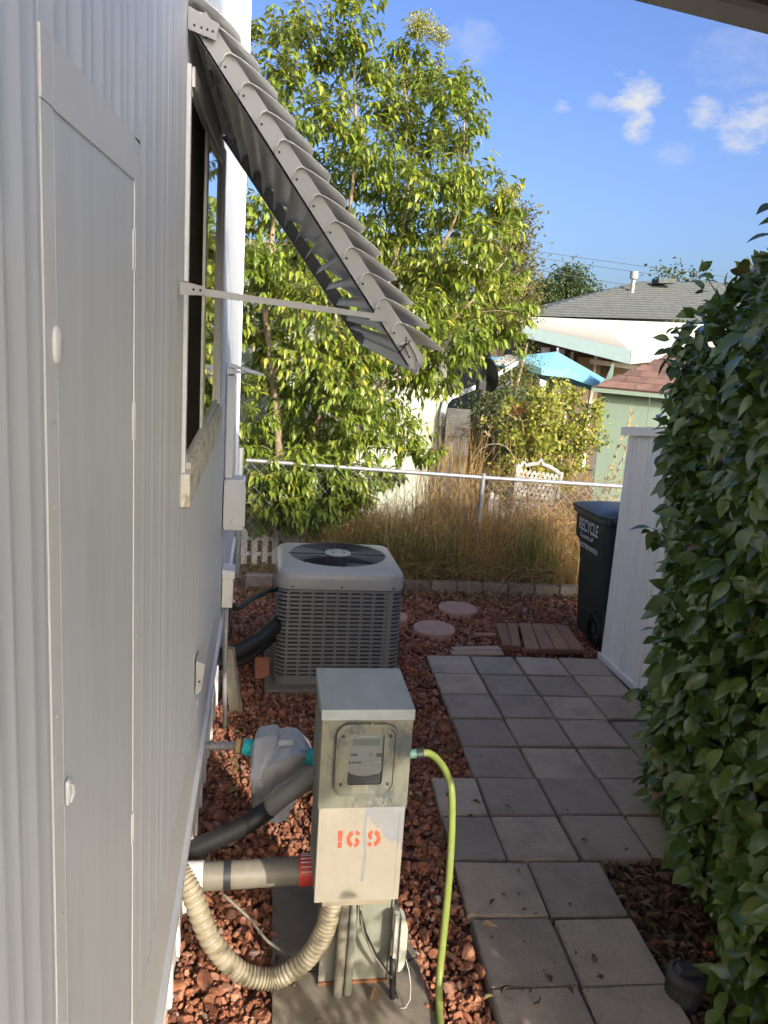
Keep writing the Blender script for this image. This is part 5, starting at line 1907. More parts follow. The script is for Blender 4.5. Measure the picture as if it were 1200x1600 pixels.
# the top of the hedge seen against the sky, and the sprigs that stand out of it
n = 1900
y = rng.uniform(1.9, 4.3, n)
x = np.interp(y, HYs, HXs) + rng.uniform(.1, .95, n)
z = htop(y) + rng.normal(0, .045, n) - .22 * np.clip((.35 - (x - np.interp(y, HYs, HXs))) / .35, 0, 1) ** 2
parts.append((np.stack([x, y, z], 1), rng.normal(size=(n, 3)) * [.8, .8, .45] + [0, 0, .15], rng.normal(size=(n, 3)) * .4 + [-.2, -.2, .9]))
SPR = [(1.44, 2.10, 2.40, 2.60), (1.62, 2.45, 2.45, 2.70), (1.90, 3.35, 2.38, 2.60), (1.86, 3.3, 2.0, 2.16), (1.80, 3.3, 1.30, 1.42), (1.74, 2.9, 1.0, 1.12), (1.70, 3.05, .62, .72), (1.62, 2.45, .42, .50)]
sp_s = []
for sx, sy, z0_, z1_ in SPR:
    k = 9
    t = rng.uniform(.2, 1.05, k)
    P = np.stack([sx + .10 * (1 - t) + rng.normal(0, .012, k), sy + .05 * (1 - t) + rng.normal(0, .012, k), z0_ + (z1_ - z0_) * t], 1)
    D = rng.normal(size=(k, 3)) * [.7, .7, .35] + [-.3, -.2, .15]
    parts.append((P, D, rng.normal(size=(k, 3)) * .3 + [-.2, -.3, .9]))
    sp_s.append(((sx + .35, sy + .12, z0_ - .08), (sx, sy, z1_)))
P = np.concatenate([q[0] for q in parts])
D = np.concatenate([q[1] for q in parts])
Nn = np.concatenate([q[2] for q in parts])
ok = ~((P[:, 2] < .42) & (P[:, 1] < 2.32) & (P[:, 0] < 1.60 + .10 * np.sin(9 * P[:, 1])) & (P[:, 1] > 1.7))
P, D, Nn = P[ok], D[ok], Nn[ok]
n = len(P)
L = np.clip(rng.normal(.083, .021, n), .034, .130)
Wd = L * rng.uniform(.46, .60, n)
rnd = np.clip(rng.beta(1.8, 2.1, n), 0, .955)
rnd[rng.uniform(size=n) < .012] = .995
outer = np.interp(P[:, 1], HYs, HXs) + hbump(P[:, 1], P[:, 2]) - P[:, 0]
foliage(hd, 'foliage', 'camellia', T_CAM, P, D, Nn, L, Wd, rnd, 300, np.clip(1.2 + outer * 6, .2, 1.3))
for i in range(9):
    y = 1.2 + .38 * i
    bx_ = float(np.interp(y, HYs, HXs)) + .42
    pts = cspline([(bx_, y, -.03), (bx_ + random.uniform(-.08, .08), y + random.uniform(-.1, .1), .8), (bx_ + random.uniform(-.12, .1), y + random.uniform(-.15, .15), 1.6), (bx_ + random.uniform(-.15, .15), y, 2.45)], 9)
    MB().tube(pts, [.024 - .0018 * k for k in range(10)], 7).build('stem', 'bark', hd, smooth=True)
P0, P1 = [], []
for i in range(700):
    y = random.uniform(.6, 4.3)
    z = random.uniform(.1, 2.4)
    x = float(np.interp(y, HYs, HXs))
    P0.append((x + .42, y + random.uniform(-.1, .1), z - .12))
    P1.append((x + random.uniform(.03, .15), y + random.uniform(-.15, .15), z + .05))
for a, b in sp_s:
    P0.append(a)
    P1.append(b)
V, T = sticks(P0, P1, .006, .002, 4)
tag(npmesh('twigs', V, T, 'twig', hd), kind='stuff')
bud = MB()
for i in range(60):
    y = random.uniform(2.0, 3.9)
    z = random.uniform(.2, 2.4)
    x = float(np.interp(y, HYs, HXs)) + float(hbump(np.array([y]), np.array([z]))[0]) - .005
    bud.lathe([(.0, -.010), (.006, -.006), (.008, 0), (.005, .008), (.0, .012)], 7, Matrix.Translation((x, y, z)) @ Matrix.Rotation(random.uniform(-.8, .8), 4, 'Y'), False)
mt_, t_, p_, o_ = newmat('camellia_bud')
p_.inputs['Base Color'].default_value = (.16, .19, .055, 1)
M['bud'] = mt_
tag(bud.build('buds', 'bud', hd, smooth=True), kind='stuff')

# ---- the big leafy tree behind the fence
tree = thing('privet_tree', 'large sunlit glossy leaved tree behind the chain link fence', 'tree', (.15, 8.25, 0))
CL = [(0.15,8.07,5.06,0.34),(0.01,7.92,4.60,0.37),(0.38,8.26,4.87,0.39),(0.61,7.98,5.30,0.19),(0.65,7.88,4.99,0.28),(0.86,8.26,4.81,0.35),(1.35,8.86,5.33,0.27),(1.46,8.72,4.95,0.39),(1.17,8.68,4.60,0.41),(1.61,8.06,4.62,0.34),(1.88,8.42,4.85,0.23),(1.90,8.12,4.46,0.19),(0.52,8.00,4.29,0.41),(0.09,7.92,4.16,0.37),(0.91,8.05,4.05,0.41),(1.49,8.87,4.36,0.45),(1.86,8.75,4.40,0.37),(0.60,8.73,3.91,0.41),(1.19,8.72,3.84,0.44),(1.57,8.02,3.81,0.40),(1.96,8.16,3.90,0.31),(2.35,8.52,3.88,0.28),(2.47,8.64,3.74,0.22),(1.47,8.78,3.48,0.41),(2.04,8.81,3.67,0.37),(2.11,7.90,3.38,0.28),(0.88,8.50,3.29,0.36),(0.28,8.57,3.28,0.40),(-0.13,8.38,3.53,0.30),(-0.17,8.00,2.92,0.29),(0.09,8.34,2.79,0.39),(0.47,7.90,2.66,0.37),(0.96,8.87,2.76,0.38),(1.36,8.80,3.06,0.37),(1.72,8.43,3.12,0.36),(2.07,8.15,3.05,0.29),(2.59,8.85,3.16,0.27),(1.89,8.46,2.73,0.40),(2.39,8.81,2.72,0.34),(2.70,8.78,2.53,0.24),(2.73,8.38,2.71,0.13),(1.52,8.28,2.56,0.39),(1.17,8.10,2.27,0.36),(1.70,8.01,2.18,0.33),(2.04,7.83,2.36,0.24),(1.49,8.24,1.96,0.24),(1.83,8.17,1.90,0.18),(0.90,8.04,2.12,0.34),(0.50,7.94,2.10,0.37),(0.11,7.94,2.20,0.34),(-0.19,8.53,2.32,0.26),(-0.23,8.05,1.79,0.19),(0.06,8.02,1.81,0.29),(0.41,8.43,1.68,0.37),(0.77,7.84,1.73,0.35),(1.18,8.34,1.52,0.34),(1.42,7.97,1.30,0.27),(1.62,7.63,1.20,0.14),(0.92,7.83,1.35,0.28),(0.57,8.43,1.20,0.37),(0.09,8.31,1.19,0.33),(-0.17,7.81,1.17,0.19),(-0.11,7.98,0.68,0.24),(0.22,7.73,0.84,0.32),(0.62,7.83,0.84,0.32),(1.00,7.68,0.91,0.24),(1.23,7.75,1.01,0.17),(0.43,7.72,0.55,0.26),(0.11,7.70,0.48,0.21),(0.80,7.57,0.66,0.19),(-0.27,8.00,4.98,0.15),(-0.09,8.70,4.16,0.26)]
CL += [(.02, 7.52, .95, .22), (.30, 7.48, 1.02, .24), (.62, 7.5, .98, .24), (.12, 7.46, .70, .22), (.48, 7.46, .68, .24), (.86, 7.5, .80, .20), (-.10, 7.6, 1.45, .22)]
CL += [(.3, 8.3, 5.7, .4), (.75, 8.3, 5.7, .35), (-.5, 8.4, 4.4, .5), (-.7, 8.4, 3.4, .5), (-.6, 8.5, 2.4, .4)]
LEAD = [[(.16, 8.3, -.05), (.152, 8.3, .708), (.086, 8.3, 1.534), (-.036, 8.3, 2.323), (-.067, 8.3, 2.644), (-.002, 8.3, 3.527), (.094, 8.3, 4.321), (.153, 8.3, 5.14)],
        [(.30, 8.35, -.05), (.38, 8.35, .717), (.548, 8.3, 1.56), (.643, 8.3, 2.37), (.728, 8.3, 3.28), (.773, 8.3, 4.21), (.684, 8.2, 5.2)],
        [(.34, 8.4, -.05), (.449, 8.45, .72), (.953, 8.5, 1.719), (1.169, 8.5, 2.671), (1.373, 8.6, 3.652), (1.381, 8.7, 4.456), (1.268, 8.7, 5.098)],
        [(.85, 8.48, 1.55), (1.25, 8.4, 2.5), (1.561, 8.4, 2.963), (1.91, 8.4, 3.765), (1.891, 8.4, 4.752)],
        [(.62, 8.46, 1.1), (1.1, 8.3, 1.75), (1.482, 8.3, 2.16), (2.134, 8.4, 2.81), (2.512, 8.5, 3.302)]]
lead_pts = []
for i, lp_ in enumerate(LEAD):
    sp = cspline(lp_, 40)
    r0 = (.045, .038, .036, .026, .024)[i]
    MB().tube(sp, [r0 * (1 - .78 * k / 40) + .004 for k in range(41)], 9).build('trunk' if i < 3 else 'branch', 'bark', tree, smooth=True)
    lead_pts += [(v, r0 * (1 - .78 * k / 40)) for k, v in enumerate(sp)]
tw0, tw1, twr = [], [], []
LP, LD, LN, LR, LL = [], [], [], [], []
FP, FD = [], []
for cx, cy, cz, cr_ in CL:
    if -.12 < cx < .32 and .9 < cz < 2.7 and cy > 7.7:
        cy, cr_ = cy + .75, cr_ * .9
    C_ = Vector((cx, cy, cz))
    best = min(lead_pts, key=lambda q: (q[0] - C_).length + max(0, q[0].z - cz + .1) * 2.0)
    a = best[0]
    mid = a.lerp(C_, .55) + Vector((0, 0, .06))
    limb = cspline([a, mid, C_], 6)
    for q0, q1 in zip(limb[:-1], limb[1:]):
        tw0.append(q0[:]); tw1.append(q1[:]); twr.append(.008)
    ntw = max(10, int((84 if cz < 1.4 else 70) * (cr_ / .36) ** 2))
    tone = random.gauss(0, .06)
    upf = min(1, max(0, (cz - 3.3) / 1.1))
    ntw = int(ntw * (1 - .36 * upf))
    for k in range(ntw):
        d = Vector((random.gauss(0, 1), random.gauss(0, 1), random.gauss(.1, .8))).normalized()
        st = C_ + d * cr_ * random.uniform(0, .75)
        en = st + Vector((d.x * (1 - .5 * upf), d.y * (1 - .5 * upf), d.z * .8 * (1 - .6 * upf) + .1 + .65 * upf)) * cr_ * random.uniform(.40, 1.0) + Vector((0, 0, -.02))
        tw0.append(st[:]); tw1.append(en[:]); twr.append(.003)
        tdir = (en - st).normalized()
        nl = random.randint(7, 11)
        ph = random.uniform(0, 6.28)
        sidev = tdir.cross(Vector((0, 0, 1)))
        if sidev.length < .1:
            sidev = Vector((1, 0, 0))
        sidev.normalize()
        upv = sidev.cross(tdir)
        for j in range(nl):
            t = .15 + .9 * j / nl
            p = st.lerp(en, min(1.02, t))
            an_ = ph + j * 2.4
            rad_ = sidev * math.cos(an_) + upv * math.sin(an_)
            dd = (tdir * .55 + rad_ * .75 + Vector((0, 0, -.62 + random.gauss(0, .22))))
            LP.append(p[:]); LD.append(dd[:])
            nn_ = rad_ * .35 + Vector((random.gauss(0, .25), random.gauss(0, .25), .9))
            LN.append(nn_[:])
            LR.append(min(1, max(0, random.betavariate(2.4, 2.4) + tone + (.12 if t > .8 else 0))))
            LL.append(random.uniform(.062, .118))
LP, LD, LN, LR, LL = map(np.array, (LP, LD, LN, LR, LL))
foliage(tree, 'crown', 'privet', T_PRI, LP, LD, LN, LL, LL * rng.uniform(.33, .44, len(LL)), LR, 300, np.where(LP[:, 1] < 8.0, 1.2, 1.0))
V, T = sticks(tw0, tw1, np.array(twr), np.array(twr) * .6, 4)
tag(npmesh('twigs', V, T, 'twig', tree), kind='stuff')
# pale yellow flower heads
for fx, fy_, fz_, fr in ((1.42, 8.6, 5.52, .20), (1.62, 8.6, 5.44, .14), (2.42, 8.4, 3.92, .17), (2.55, 8.5, 3.55, .13), (2.66, 8.6, 2.98, .15), (2.72, 8.6, 2.60, .13), (-.30, 8.0, 4.98, .08), (1.86, 8.2, 2.66, .10)):
    n = int(2600 * fr * fr / .04 * .5)
    P = np.array([fx, fy_, fz_]) + sphere_rand(n) * fr * rng.uniform(.2, 1, (n, 1)) * [1, .8, .8]
    FP.append(P)
FP = np.concatenate(FP)
n = len(FP)
V, T = blades(T_SML, FP, sphere_rand(n), sphere_rand(n), rng.uniform(.012, .026, n), rng.uniform(.010, .018, n))
tag(npmesh('flower_clusters', V, T, 'flower', tree, np.repeat(rng.uniform(0, 1, n), len(T_SML[0]))), kind='stuff')


def bush(name, label, cat, loc, lobes, nleaf, llen, lw, mt, group=None, stems=None, single=0, tpl=None, shell=.55, droop=0.0, stemmat='twig'):
    """a woody plant: lobes are (x, y, z, rx, ry, rz)"""
    t = thing(name, label, cat, loc, group)
    vol = np.array([l[3] * l[5] for l in lobes])
    vol = vol / vol.sum()
    Ps, Ds = [], []
    tw0, tw1 = [], []
    for l, v in zip(lobes, vol):
        n = max(10, int(nleaf * v))
        nc_ = max(4, n // 14)
        cd_ = sphere_rand(nc_) * rng.uniform(shell, 1, (nc_, 1))
        cc = np.array(l[:3]) + cd_ * np.array(l[3:])
        for c in cc[::2]:
            tw0.append(np.array(l[:3]) + (c - np.array(l[:3])) * .2 - [0, 0, .1])
            tw1.append(c)
        k = rng.integers(0, nc_, n)
        sp_ = llen * 1.9
        P = cc[k] + rng.normal(0, 1, (n, 3)) * sp_ * [1, 1, .8]
        Ps.append(P)
        Ds.append(unit(P - np.array(l[:3])) * .6 + sphere_rand(n) * .8 + [0, 0, -droop])
    P, D = np.concatenate(Ps), np.concatenate(Ds)
    n = len(P)
    L = llen * rng.uniform(.65, 1.3, n)
    foliage(t, 'crown' if cat == 'tree' else 'foliage', mt, tpl or T_SML, P, D, rng.normal(size=(n, 3)) * .6 + [0, -.2, .8], L, L * lw * rng.uniform(.8, 1.2, n), np.clip(rng.normal(.5, .24, n), 0, 1), single)
    b = Vector(loc)
    if stems:
        for s_ in stems:
            e_ = Vector(s_)
            pts = cspline([b + Vector((0, 0, -.05)), b.lerp(e_, .5) + Vector((random.uniform(-.1, .1), 0, .05)), e_], 10)
            h = (e_ - b).length
            MB().tube(pts, [max(.008, .03 * h * (1 - .85 * k / 10)) for k in range(11)], 7).build('trunk' if cat == 'tree' else 'stem', 'bark', t, smooth=True)
    if tw0:
        V, T = sticks(tw0, tw1, .010 * max(1, llen / .06), .003 * max(1, llen / .06), 4)
        tag(npmesh('twigs', V, T, stemmat, t), kind='stuff')
    return t


bush('autumn_tree', 'thin ochre brown tree behind the leafy tree top', 'tree', (4.7, 16.5, 0),
     [(4.65, 16.4, 3.6, .62, .6, .7), (4.75, 16.3, 4.4, .55, .55, .65), (4.85, 16.3, 5.05, .36, .4, .42), (5.25, 16.4, 4.2, .34, .4, .55), (5.1, 16.5, 3.3, .38, .5, .5), (4.3, 16.5, 4.6, .5, .5, .6), (5.0, 16.3, 4.75, .40, .4, .5), (3.9, 16.7, 4.0, .6, .5, .8), (5.3, 16.3, 3.6, .34, .4, .6), (5.1, 16.2, 5.1, .25, .3, .4)], 9500, .075, .55, 'ochre',
     stems=[(4.75, 16.4, 5.2), (5.25, 16.4, 4.5), (4.2, 16.5, 4.6)], shell=.25)
bush('evergreen_tree', 'round dark evergreen tree far behind the grey roof', 'tree', (13.4, 35, 0),
     [(13.4, 35, 5.6, 1.35, 1.3, 1.15), (12.8, 35, 5.1, .9, 1, .9), (14.1, 35, 5.1, 1.0, 1, .9), (13.5, 35, 6.45, .55, .6, .4), (13.4, 35, 4.0, 1.2, 1, 1)], 11000, .15, .6, 'darkleaf', stems=[(13.4, 35, 5)], group=None)
bush('evergreen_tree', 'narrow dark evergreen tree left of the round one', 'tree', (12.0, 34.5, 0),
     [(12.0, 34.5, 5.0, .62, .7, .95), (11.7, 34.5, 4.4, .6, .7, .9), (12.0, 34.5, 3.4, .8, .8, 1.0), (12.1, 34.5, 5.7, .28, .3, .4)], 5000, .15, .6, 'darkleaf', stems=[(12.0, 34.5, 5)])
bush('evergreen_tree', 'dark treetop peeping over the grey roof behind the hedge', 'tree', (17.0, 32, 0),
     [(16.9, 32, 6.2, .75, .7, .55), (17.6, 32, 5.6, 1.0, .9, .8), (17.4, 32, 4.4, 1.0, .9, 1.0)], 2000, .18, .6, 'darkleaf', stems=[(17.0, 32, 5.6)])
bush('ivy_shrub', 'dense dark green shrub behind the rose bush', 'shrub', (3.1, 10.2, 0),
     [(2.85, 10.2, 1.1, .42, .4, .75), (3.2, 10.4, 1.3, .52, .4, .72), (3.6, 10.3, 1.0, .45, .4, .8), (2.8, 10.2, .5, .4, .4, .6), (2.95, 10.2, 1.75, .30, .3, .35)], 6500, .048, .65, 'darkleaf', stems=[(3.0, 10.2, 1.5), (3.4, 10.3, 1.4)])
bush('wispy_shrub', 'fine leaved green shrub standing left of the blue umbrella', 'shrub', (3.4, 10.8, 0),
     [(3.35, 10.8, 1.9, .34, .3, .55), (3.6, 10.9, 2.2, .26, .3, .5), (3.2, 10.8, 1.6, .34, .3, .5), (3.75, 10.9, 1.75, .3, .3, .55)], 3200, .038, .5, 'fineleaf', stems=[(3.4, 10.8, 2.3), (3.65, 10.9, 2.5), (3.2, 10.8, 1.9)], shell=.2)

bush('sun_blocker_tree', 'added unseen tree blocking sun from the wall', 'tree', (2.35, -4.9, 0),  # added out of view to keep sun off the upper wall
     [(2.1, -4.2, 5.0, .75, .8, .75), (2.6, -4.2, 5.5, .60, .8, .9), (2.7, -4.2, 6.3, .52, .8, .8), (2.2, -4.3, 5.9, .7, .8, .8), (1.6, -4.3, 5.2, .7, .8, .8)], 9000, .12, .6, 'darkleaf', stems=[(2.2, -4.4, 5.6), (2.6, -4.3, 6.2)], shell=.1)

bush('dapple_shrub', 'added unseen shrub dappling sun on the meter column', 'shrub', (1.14, .22, 0), [(1.12, .22, 1.0, .20, .16, .36), (1.2, .2, .6, .2, .16, .3)], 420, .07, .55, 'darkleaf', stems=[(1.1, .22, 1.2), (1.2, .2, .9)])  # added out of view to break up sun on the meter column

# ---- rose bush of bare canes with few leaves
rb = thing('rose_bush', 'leggy yellowing rose bush with bare tan canes behind the fence', 'bush', (3.4, 8.9, 0))
tw0, tw1, twr = [], [], []
RP = []
for i in range(15):
    a = Vector((3.35 + random.gauss(0, .16), 8.9 + random.gauss(0, .08), -.03))
    b = Vector((random.uniform(2.72, 4.12), 8.9 + random.gauss(0, .22), 0))
    b.z = random.uniform(1.2, 1.78) - .35 * max(0, abs(b.x - 3.4) - .4)
    pts = cspline([a, a.lerp(b, .5) + Vector((random.gauss(0, .08), 0, .12)), b], 8)
    MB().tube(pts, [.013 - .0011 * k for k in range(9)], 6).build('cane', 'canes', rb, smooth=True)
    for k in range(3, 9):
        for _ in range(3):
            e_ = pts[k] + Vector((random.gauss(0, .12), random.gauss(0, .10), random.uniform(.02, .28)))
            tw0.append(pts[k][:]); tw1.append(e_[:]); twr.append(.0045)
            for _ in range(2):
                f_ = e_ + Vector((random.gauss(0, .09), random.gauss(0, .08), random.uniform(-.04, .13)))
                tw0.append(e_[:]); tw1.append(f_[:]); twr.append(.0028)
                RP.append(f_[:])
                RP.append(e_.lerp(f_, .5)[:])
V, T = sticks(tw0, tw1, np.array(twr), np.array(twr) * .5, 4)
tag(npmesh('twigs', V, T, 'canes', rb), kind='stuff')
RP = np.array(RP)
P = np.repeat(RP, 9, 0) + rng.normal(0, .034, (len(RP) * 9, 3))
n = len(P)
L = rng.uniform(.03, .062, n)
foliage(rb, 'foliage', 'rose', leaf_tpl([.9, 1.0, .6], .2, .25), P, sphere_rand(n) + [0, 0, -.2], rng.normal(size=(n, 3)) * .6 + [0, -.3, .8], L, L * .62, np.clip(rng.beta(2, 2.2, n), 0, 1), 60)
n = 60
P = np.array([2.95, 8.75, 1.66]) + rng.normal(0, 1, (n, 3)) * [.09, .05, .035]
V, T = blades(T_SML, P, sphere_rand(n), sphere_rand(n), np.full(n, .03), np.full(n, .026))
tag(npmesh('petals', V, T, 'petal', rb, np.repeat(rng.uniform(0, 1, n), len(T_SML[0]))), kind='stuff')
dk = thing('dried_stalk', 'tall pale dried flower stalk beside the white shed', 'dried plant', (3.72, 7.95, 0))
tw0, tw1 = [], []
for s_ in range(3):
    b = Vector((3.55 + .06 * s_, 7.95, 0))
    e_ = Vector((3.92 + .05 * s_, 7.95, 1.72 - .18 * s_))
    pts = cspline([b, b.lerp(e_, .5) + Vector((-.04, 0, 0)), e_], 14)
    MB().tube(pts, .005, 5).build('stem', 'canes', dk, smooth=True)
    for k in range(5, 15):
        for _ in range(7):
            q = pts[k] + Vector((random.gauss(0, .022), random.gauss(0, .02), random.gauss(.02, .03)))
            tw0.append(pts[k][:]); tw1.append(q[:])
V, T = sticks(tw0, tw1, .003, .007, 4)
tag(npmesh('seed_heads', V, T, 'canes', dk), kind='stuff')

# ---- dry grass and weeds
def grass(name, label, mt, n, fx_, fy__, hlo, hhi, lean, wd, seg=4, hscale=None):
    x = fx_(n)
    y = fy__(n)
    h = rng.uniform(hlo, hhi, n) * (hscale(x) if hscale else 1)
    az = rng.uniform(0, 2 * np.pi, n)
    le = np.abs(rng.normal(0, lean, n))
    tw = rng.uniform(0, np.pi, n)
    t = np.linspace(0, 1, seg + 1)
    b = np.stack([x, y, np.full(n, -.03)], 1)
    dirh = np.stack([np.cos(az), np.sin(az), np.zeros(n)], 1)
    pts = b[:, None] + dirh[:, None] * (le * h)[:, None, None] * (t ** 2)[None, :, None] + np.array([0, 0, 1.])[None, None] * (h[:, None] * (t[None] - .35 * np.minimum(le, 1.6)[:, None] * t[None] ** 2.4))[:, :, None]
    side = np.stack([np.cos(tw), np.sin(tw), np.zeros(n)], 1)
    w = wd * rng.uniform(.6, 1.4, n)[:, None] * (1 - t[None] ** 2 * .92)
    A = pts - side[:, None] * w[:, :, None]
    B = pts + side[:, None] * w[:, :, None]
    V = np.stack([A, B], 2).reshape(n, -1, 3)
    T = []
    for i in range(seg):
        a = 2 * i
        T += [(a, a + 1, a + 3), (a, a + 3, a + 2)]
    T = np.array(T)
    TT = (T[None] + (np.arange(n) * 2 * (seg + 1))[:, None, None]).reshape(-1, 3)
    o = npmesh(name, V.reshape(-1, 3), TT, mt, None, np.repeat(np.clip(rng.normal(.5, .25, n), 0, 1), 2 * (seg + 1)))
    return tag(o, label, kind='stuff')


grass('dry_grass', 'tall dry golden grass along the chain link fence', 'drygrass', 6400, lambda n: rng.uniform(.72, 3.75, n), lambda n: rng.normal(7.50, .20, n).clip(7.02, 8.2), .22, .88, .62, .0032,
      hscale=lambda x: np.interp(x, [.7, 1.0, 1.6, 2.2, 3.6], [.55, .85, 1.08, 1.0, .85]) * (1 + .22 * np.sin(9 * x) + .18 * np.sin(23 * x + 1)))
grass('dry_grass', 'matted dead grass bent over at the fence foot', 'drygrass', 5200, lambda n: rng.uniform(.6, 3.7, n), lambda n: rng.normal(7.28, .19, n).clip(6.98, 7.8), .25, .75, 1.5, .0038)
grass('dry_grass', 'sparse tall pale stalks behind the fence', 'drygrass', 420, lambda n: rng.normal(2.0, .20, n), lambda n: rng.normal(7.9, .2, n), .9, 1.75, .22, .0042)
def brush(name, label, mt, n, x0, x1, y0, y1, h):
    P = np.stack([rng.uniform(x0, x1, n), rng.uniform(y0, y1, n), h * rng.uniform(0, 1, n) ** 1.5], 1)
    D = unit(rng.normal(size=(n, 3)) * [1, .6, .8] + [0, 0, .25])
    Q = P + D * rng.uniform(.12, .42, (n, 1))
    Q[:, 2] = np.maximum(Q[:, 2], .01)
    M_ = (P + Q) / 2 + rng.normal(0, .025, (n, 3))
    r = rng.uniform(.0016, .0042, n)
    V, T = merge([sticks(P, M_, r, r), sticks(M_, Q, r, r * .4)])
    return tag(npmesh(name, V, T, mt, None, np.repeat(np.concatenate([rng.uniform(0, 1, n)] * 2), 6)), label, kind='stuff')


brush('dead_brush', 'tangled dead brown stalks along the chain link fence', 'drygrass', 3200, .75, 3.7, 7.2, 7.85, .62)
brush('dead_brush', 'tangled dead stalks in front of the white trellis', 'drygrass', 900, 2.4, 3.5, 7.45, 7.8, 1.0)
grass('dry_grass', 'taller golden grass in front of the white trellis', 'drygrass', 1500, lambda n: rng.uniform(2.45, 3.5, n), lambda n: rng.normal(7.62, .12, n).clip(7.45, 7.85), .35, 1.02, .55, .0034)
grass('green_grass', 'green grass tufts among the dry grass', 'greengrass', 1000, lambda n: np.where(rng.uniform(size=n) < .45, rng.normal(2.62, .11, n), rng.uniform(.8, 1.9, n)), lambda n: rng.normal(7.10, .09, n).clip(6.98, 7.5), .25, .85, .5, .0042)
grass('green_grass', 'low green weeds along the edging behind the air conditioner', 'greengrass', 900, lambda n: rng.uniform(.45, 1.9, n), lambda n: rng.normal(7.2, .13, n).clip(6.98, 7.6), .12, .42, .7, .005)
grass('dry_grass', 'thin dry grass in the yard beyond the fence', 'drygrass', 5200, lambda n: rng.uniform(-.3, 4.2, n), lambda n: rng.uniform(7.7, 9.5, n), .2, .6, .6, .003)

# ---- lava rock gravel
def ico(sub, seed):
    bm = bmesh.new()
    bmesh.ops.create_icosphere(bm, subdivisions=sub, radius=1)
    rd = np.random.default_rng(seed)
    V = np.array([v.co[:] for v in bm.verts])
    T = np.array([[v.index for v in f.verts] for f in bm.faces])
    bm.free()
    # flattened facets: cut by a few random planes
    for _ in range(10):
        d = unit(rd.normal(size=3))
        h = rd.uniform(.42, .80)
        s_ = V @ d
        V = V - np.outer(np.maximum(s_ - h, 0), d) * .97
    V = V * (1 + rd.normal(0, .05, (len(V), 1)))
    return V * np.array([1, rd.uniform(.7, 1), rd.uniform(.6, .85)]), T


ROCK_HI = [ico(2, i) for i in range(8)]
ROCK_LO = [ico(1, 20 + i) for i in range(8)]


def covered(x, y):
    """true where pavers, slabs or walls stand instead of rock"""
    c = np.zeros(len(x), bool)
    cs, sn = math.cos(PA), math.sin(PA)
    for px, py, hw, hl in PAVED:
        dx, dy = x - px, y - py
        u, v = dx * cs - dy * sn, dx * sn + dy * cs
        c |= (np.abs(u) < hw + .012) & (np.abs(v) < hl + .010)
    c |= (x > .095) & (x < .575) & (y > 1.6) & (y < 2.74) & (x < .58)
    c |= (x > .04) & (x < .95) & (y > 4.57) & (y < 5.5)
    c |= (x > 2.5) & (x < 4) & (y > 4.4) & (y < 5.25)
    c |= (y > 6.87 - .045 * (x + .14))
    c |= x < -.245
    for sx_, sy_, sr_ in ((1.70, 6.255, .165), (1.378, 5.735, .163), (1.06, 6.02, .14)):
        c |= np.hypot(x - sx_, y - sy_) < sr_
    return c


def gravel(name, label, x0, x1, y0, y1, size, dens, tpls, zlo, zhi, keep=None, over=False):
    n = int((x1 - x0) * (y1 - y0) * dens)
    x, y = rng.uniform(x0, x1, n), rng.uniform(y0, y1, n)
    ok = np.ones(n, bool) if over else ~covered(x, y)
    if keep is not None:
        ok &= keep(x, y)
    x, y = x[ok], y[ok]
    n = len(x)
    r = size * np.exp(rng.normal(0, .28, n))
    z = rng.uniform(zlo, zhi, n) + r * .25
    q = rng.normal(size=(n, 4))
    q /= np.linalg.norm(q, axis=1, keepdims=True)
    w_, a, b, c = q.T
    Rm = np.stack([np.stack([1 - 2 * (b * b + c * c), 2 * (a * b - c * w_), 2 * (a * c + b * w_)], -1),
                   np.stack([2 * (a * b + c * w_), 1 - 2 * (a * a + c * c), 2 * (b * c - a * w_)], -1),
                   np.stack([2 * (a * c - b * w_), 2 * (b * c + a * w_), 1 - 2 * (a * a + b * b)], -1)], 1)
    kind = rng.integers(0, len(tpls), n)
    Vs, Ts, Rs, off = [], [], [], 0
    col = rng.uniform(0, 1, n)
    for k, (V, T) in enumerate(tpls):
        m_ = kind == k
        if not m_.any():
            continue
        X = np.einsum('nij,vj->nvi', Rm[m_], V) * r[m_][:, None, None]
        X += np.stack([x[m_], y[m_], z[m_]], 1)[:, None]
        nn_ = int(m_.sum())
        Vs.append(X.reshape(-1, 3))
        Ts.append((T[None] + (np.arange(nn_) * len(V))[:, None, None]).reshape(-1, 3) + off)
        Rs.append(np.repeat(col[m_], len(V)))
        off += nn_ * len(V)
    o = npmesh(name, np.concatenate(Vs), np.concatenate(Ts), 'rock', None, np.concatenate(Rs), True)
    o.data.set_sharp_from_angle(angle=R(32))
    return tag(o, label, kind='stuff')


gravel('gravel', 'red lava rock beside the house and the meter', -.26, 1.28, 1.55, 3.6, .0180, 2300, ROCK_HI, -.020, .010)
gravel('gravel', 'red lava rock around the air conditioner', -.26, 1.34, 3.6, 5.2, .0175, 1900, ROCK_LO, -.020, .010)
gravel('gravel', 'red lava rock between the pavers and the fence', -.26, 3.4, 5.2, 6.9, .0180, 1500, ROCK_LO, -.020, .010)
gravel('gravel', 'red lava rock under the foot of the hedge', 1.40, 2.1, 1.5, 2.75, .017, 500, ROCK_LO, -.025, -.005, lambda x, y: x > 1.42)
gravel('gravel', 'red lava rock between the added bounce slab and the meter pad', -.26, .85, 1.02, 1.55, .022, 520, ROCK_LO, -.018, .010)

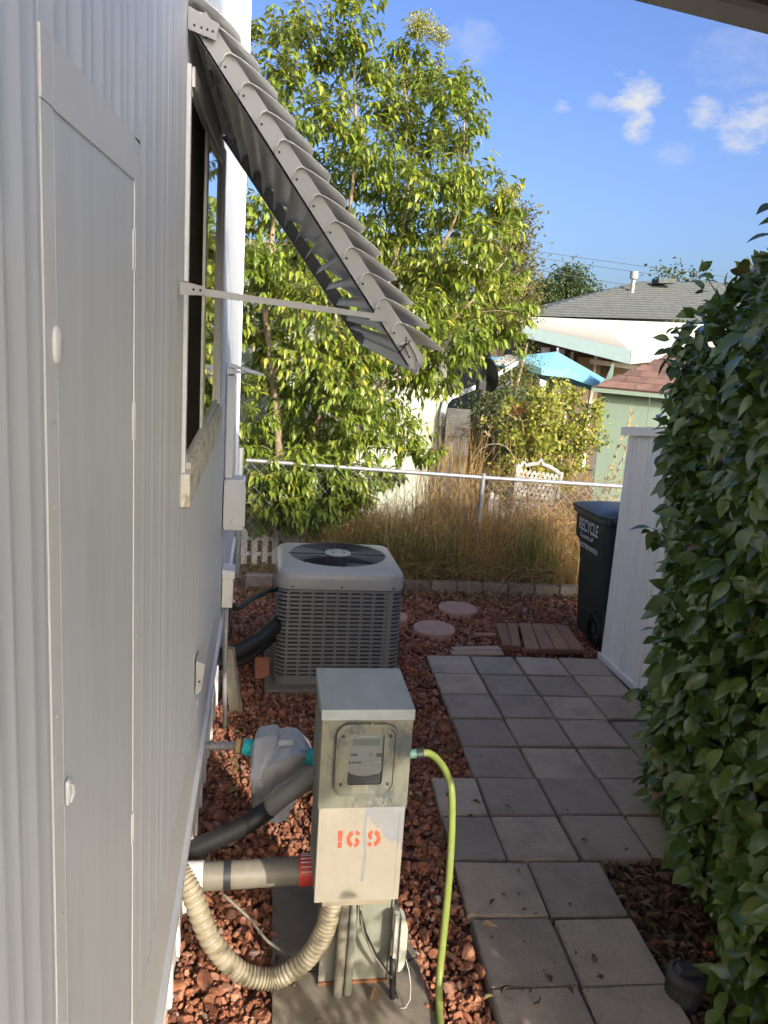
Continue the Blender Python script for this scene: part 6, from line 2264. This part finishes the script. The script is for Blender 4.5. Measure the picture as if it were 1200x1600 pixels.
gravel('gravel', 'small red rock fines among the larger lava rock', -.26, 1.28, 1.55, 4.2, .0085, 2600, ROCK_LO, .0, .014)
gravel('gravel', 'stray red rock chips on the paver edges', .84, 1.25, 1.9, 5.1, .0055, 55, ROCK_LO, .030, .032, None, True)

# ---- dead leaves
def litter(name, label, mt, n, fx_, fy__, z, lo, hi, tpl):
    x, y = fx_(n), fy__(n)
    P = np.stack([x, y, z + rng.uniform(0, .022, n)], 1)
    D = rng.normal(size=(n, 3)) * [1, 1, .30]
    Nn = rng.normal(size=(n, 3)) * .55 + [0, 0, .8]
    L = rng.uniform(lo, hi, n)
    V, T = blades(tpl, P, D, Nn, L, L * rng.uniform(.35, .6, n))
    return tag(npmesh(name, V, T, mt, None, np.repeat(np.clip(rng.normal(.45, .26, n), 0, 1), len(tpl[0])), True), label, kind='stuff')


T_LIT = leaf_tpl([.7, 1.0, .9, .5], .45, .8)


def hx(n):
    return rng.uniform(0, 1, n)


yl = rng.uniform(1.6, 2.86, 1900)
litter('leaf_litter', 'brown dead leaves on the soil at the hedge foot', 'litter', 1900, lambda n: np.interp(yl, [1.6, 2.17, 2.84], [1.47, 1.47, 1.50]) + rng.uniform(0, .50, n), lambda n: yl, -.012, .030, .062, T_LIT)
litter('leaf_litter', 'yellowed dead leaves on the rock near the fence', 'litteryel', 900, lambda n: np.concatenate([rng.uniform(-.2, 1.3, n - n // 3), rng.uniform(1.0, 3.2, n // 3)]), lambda n: 6.80 - np.abs(rng.normal(0, .22, n)), .014, .03, .065, T_LIT)
litter('leaf_litter', 'yellowed dead leaves between the edging and the fence', 'litteryel', 1200, lambda n: rng.uniform(-.25, 3.4, n), lambda n: rng.uniform(6.98, 7.75, n), -.02, .03, .07, T_LIT)
litter('leaf_litter', 'scattered dead leaves and twigs on the lava rock', 'litter', 130, lambda n: rng.uniform(-.2, 1.1, n), lambda n: rng.uniform(1.7, 4.8, n), .022, .025, .06, T_LIT)
litter('leaf_litter', 'a few dead leaves lying on the pavers', 'litter', 26, lambda n: rng.uniform(.9, 1.75, n), lambda n: rng.uniform(1.9, 3.3, n), .030, .012, .04, T_LIT)
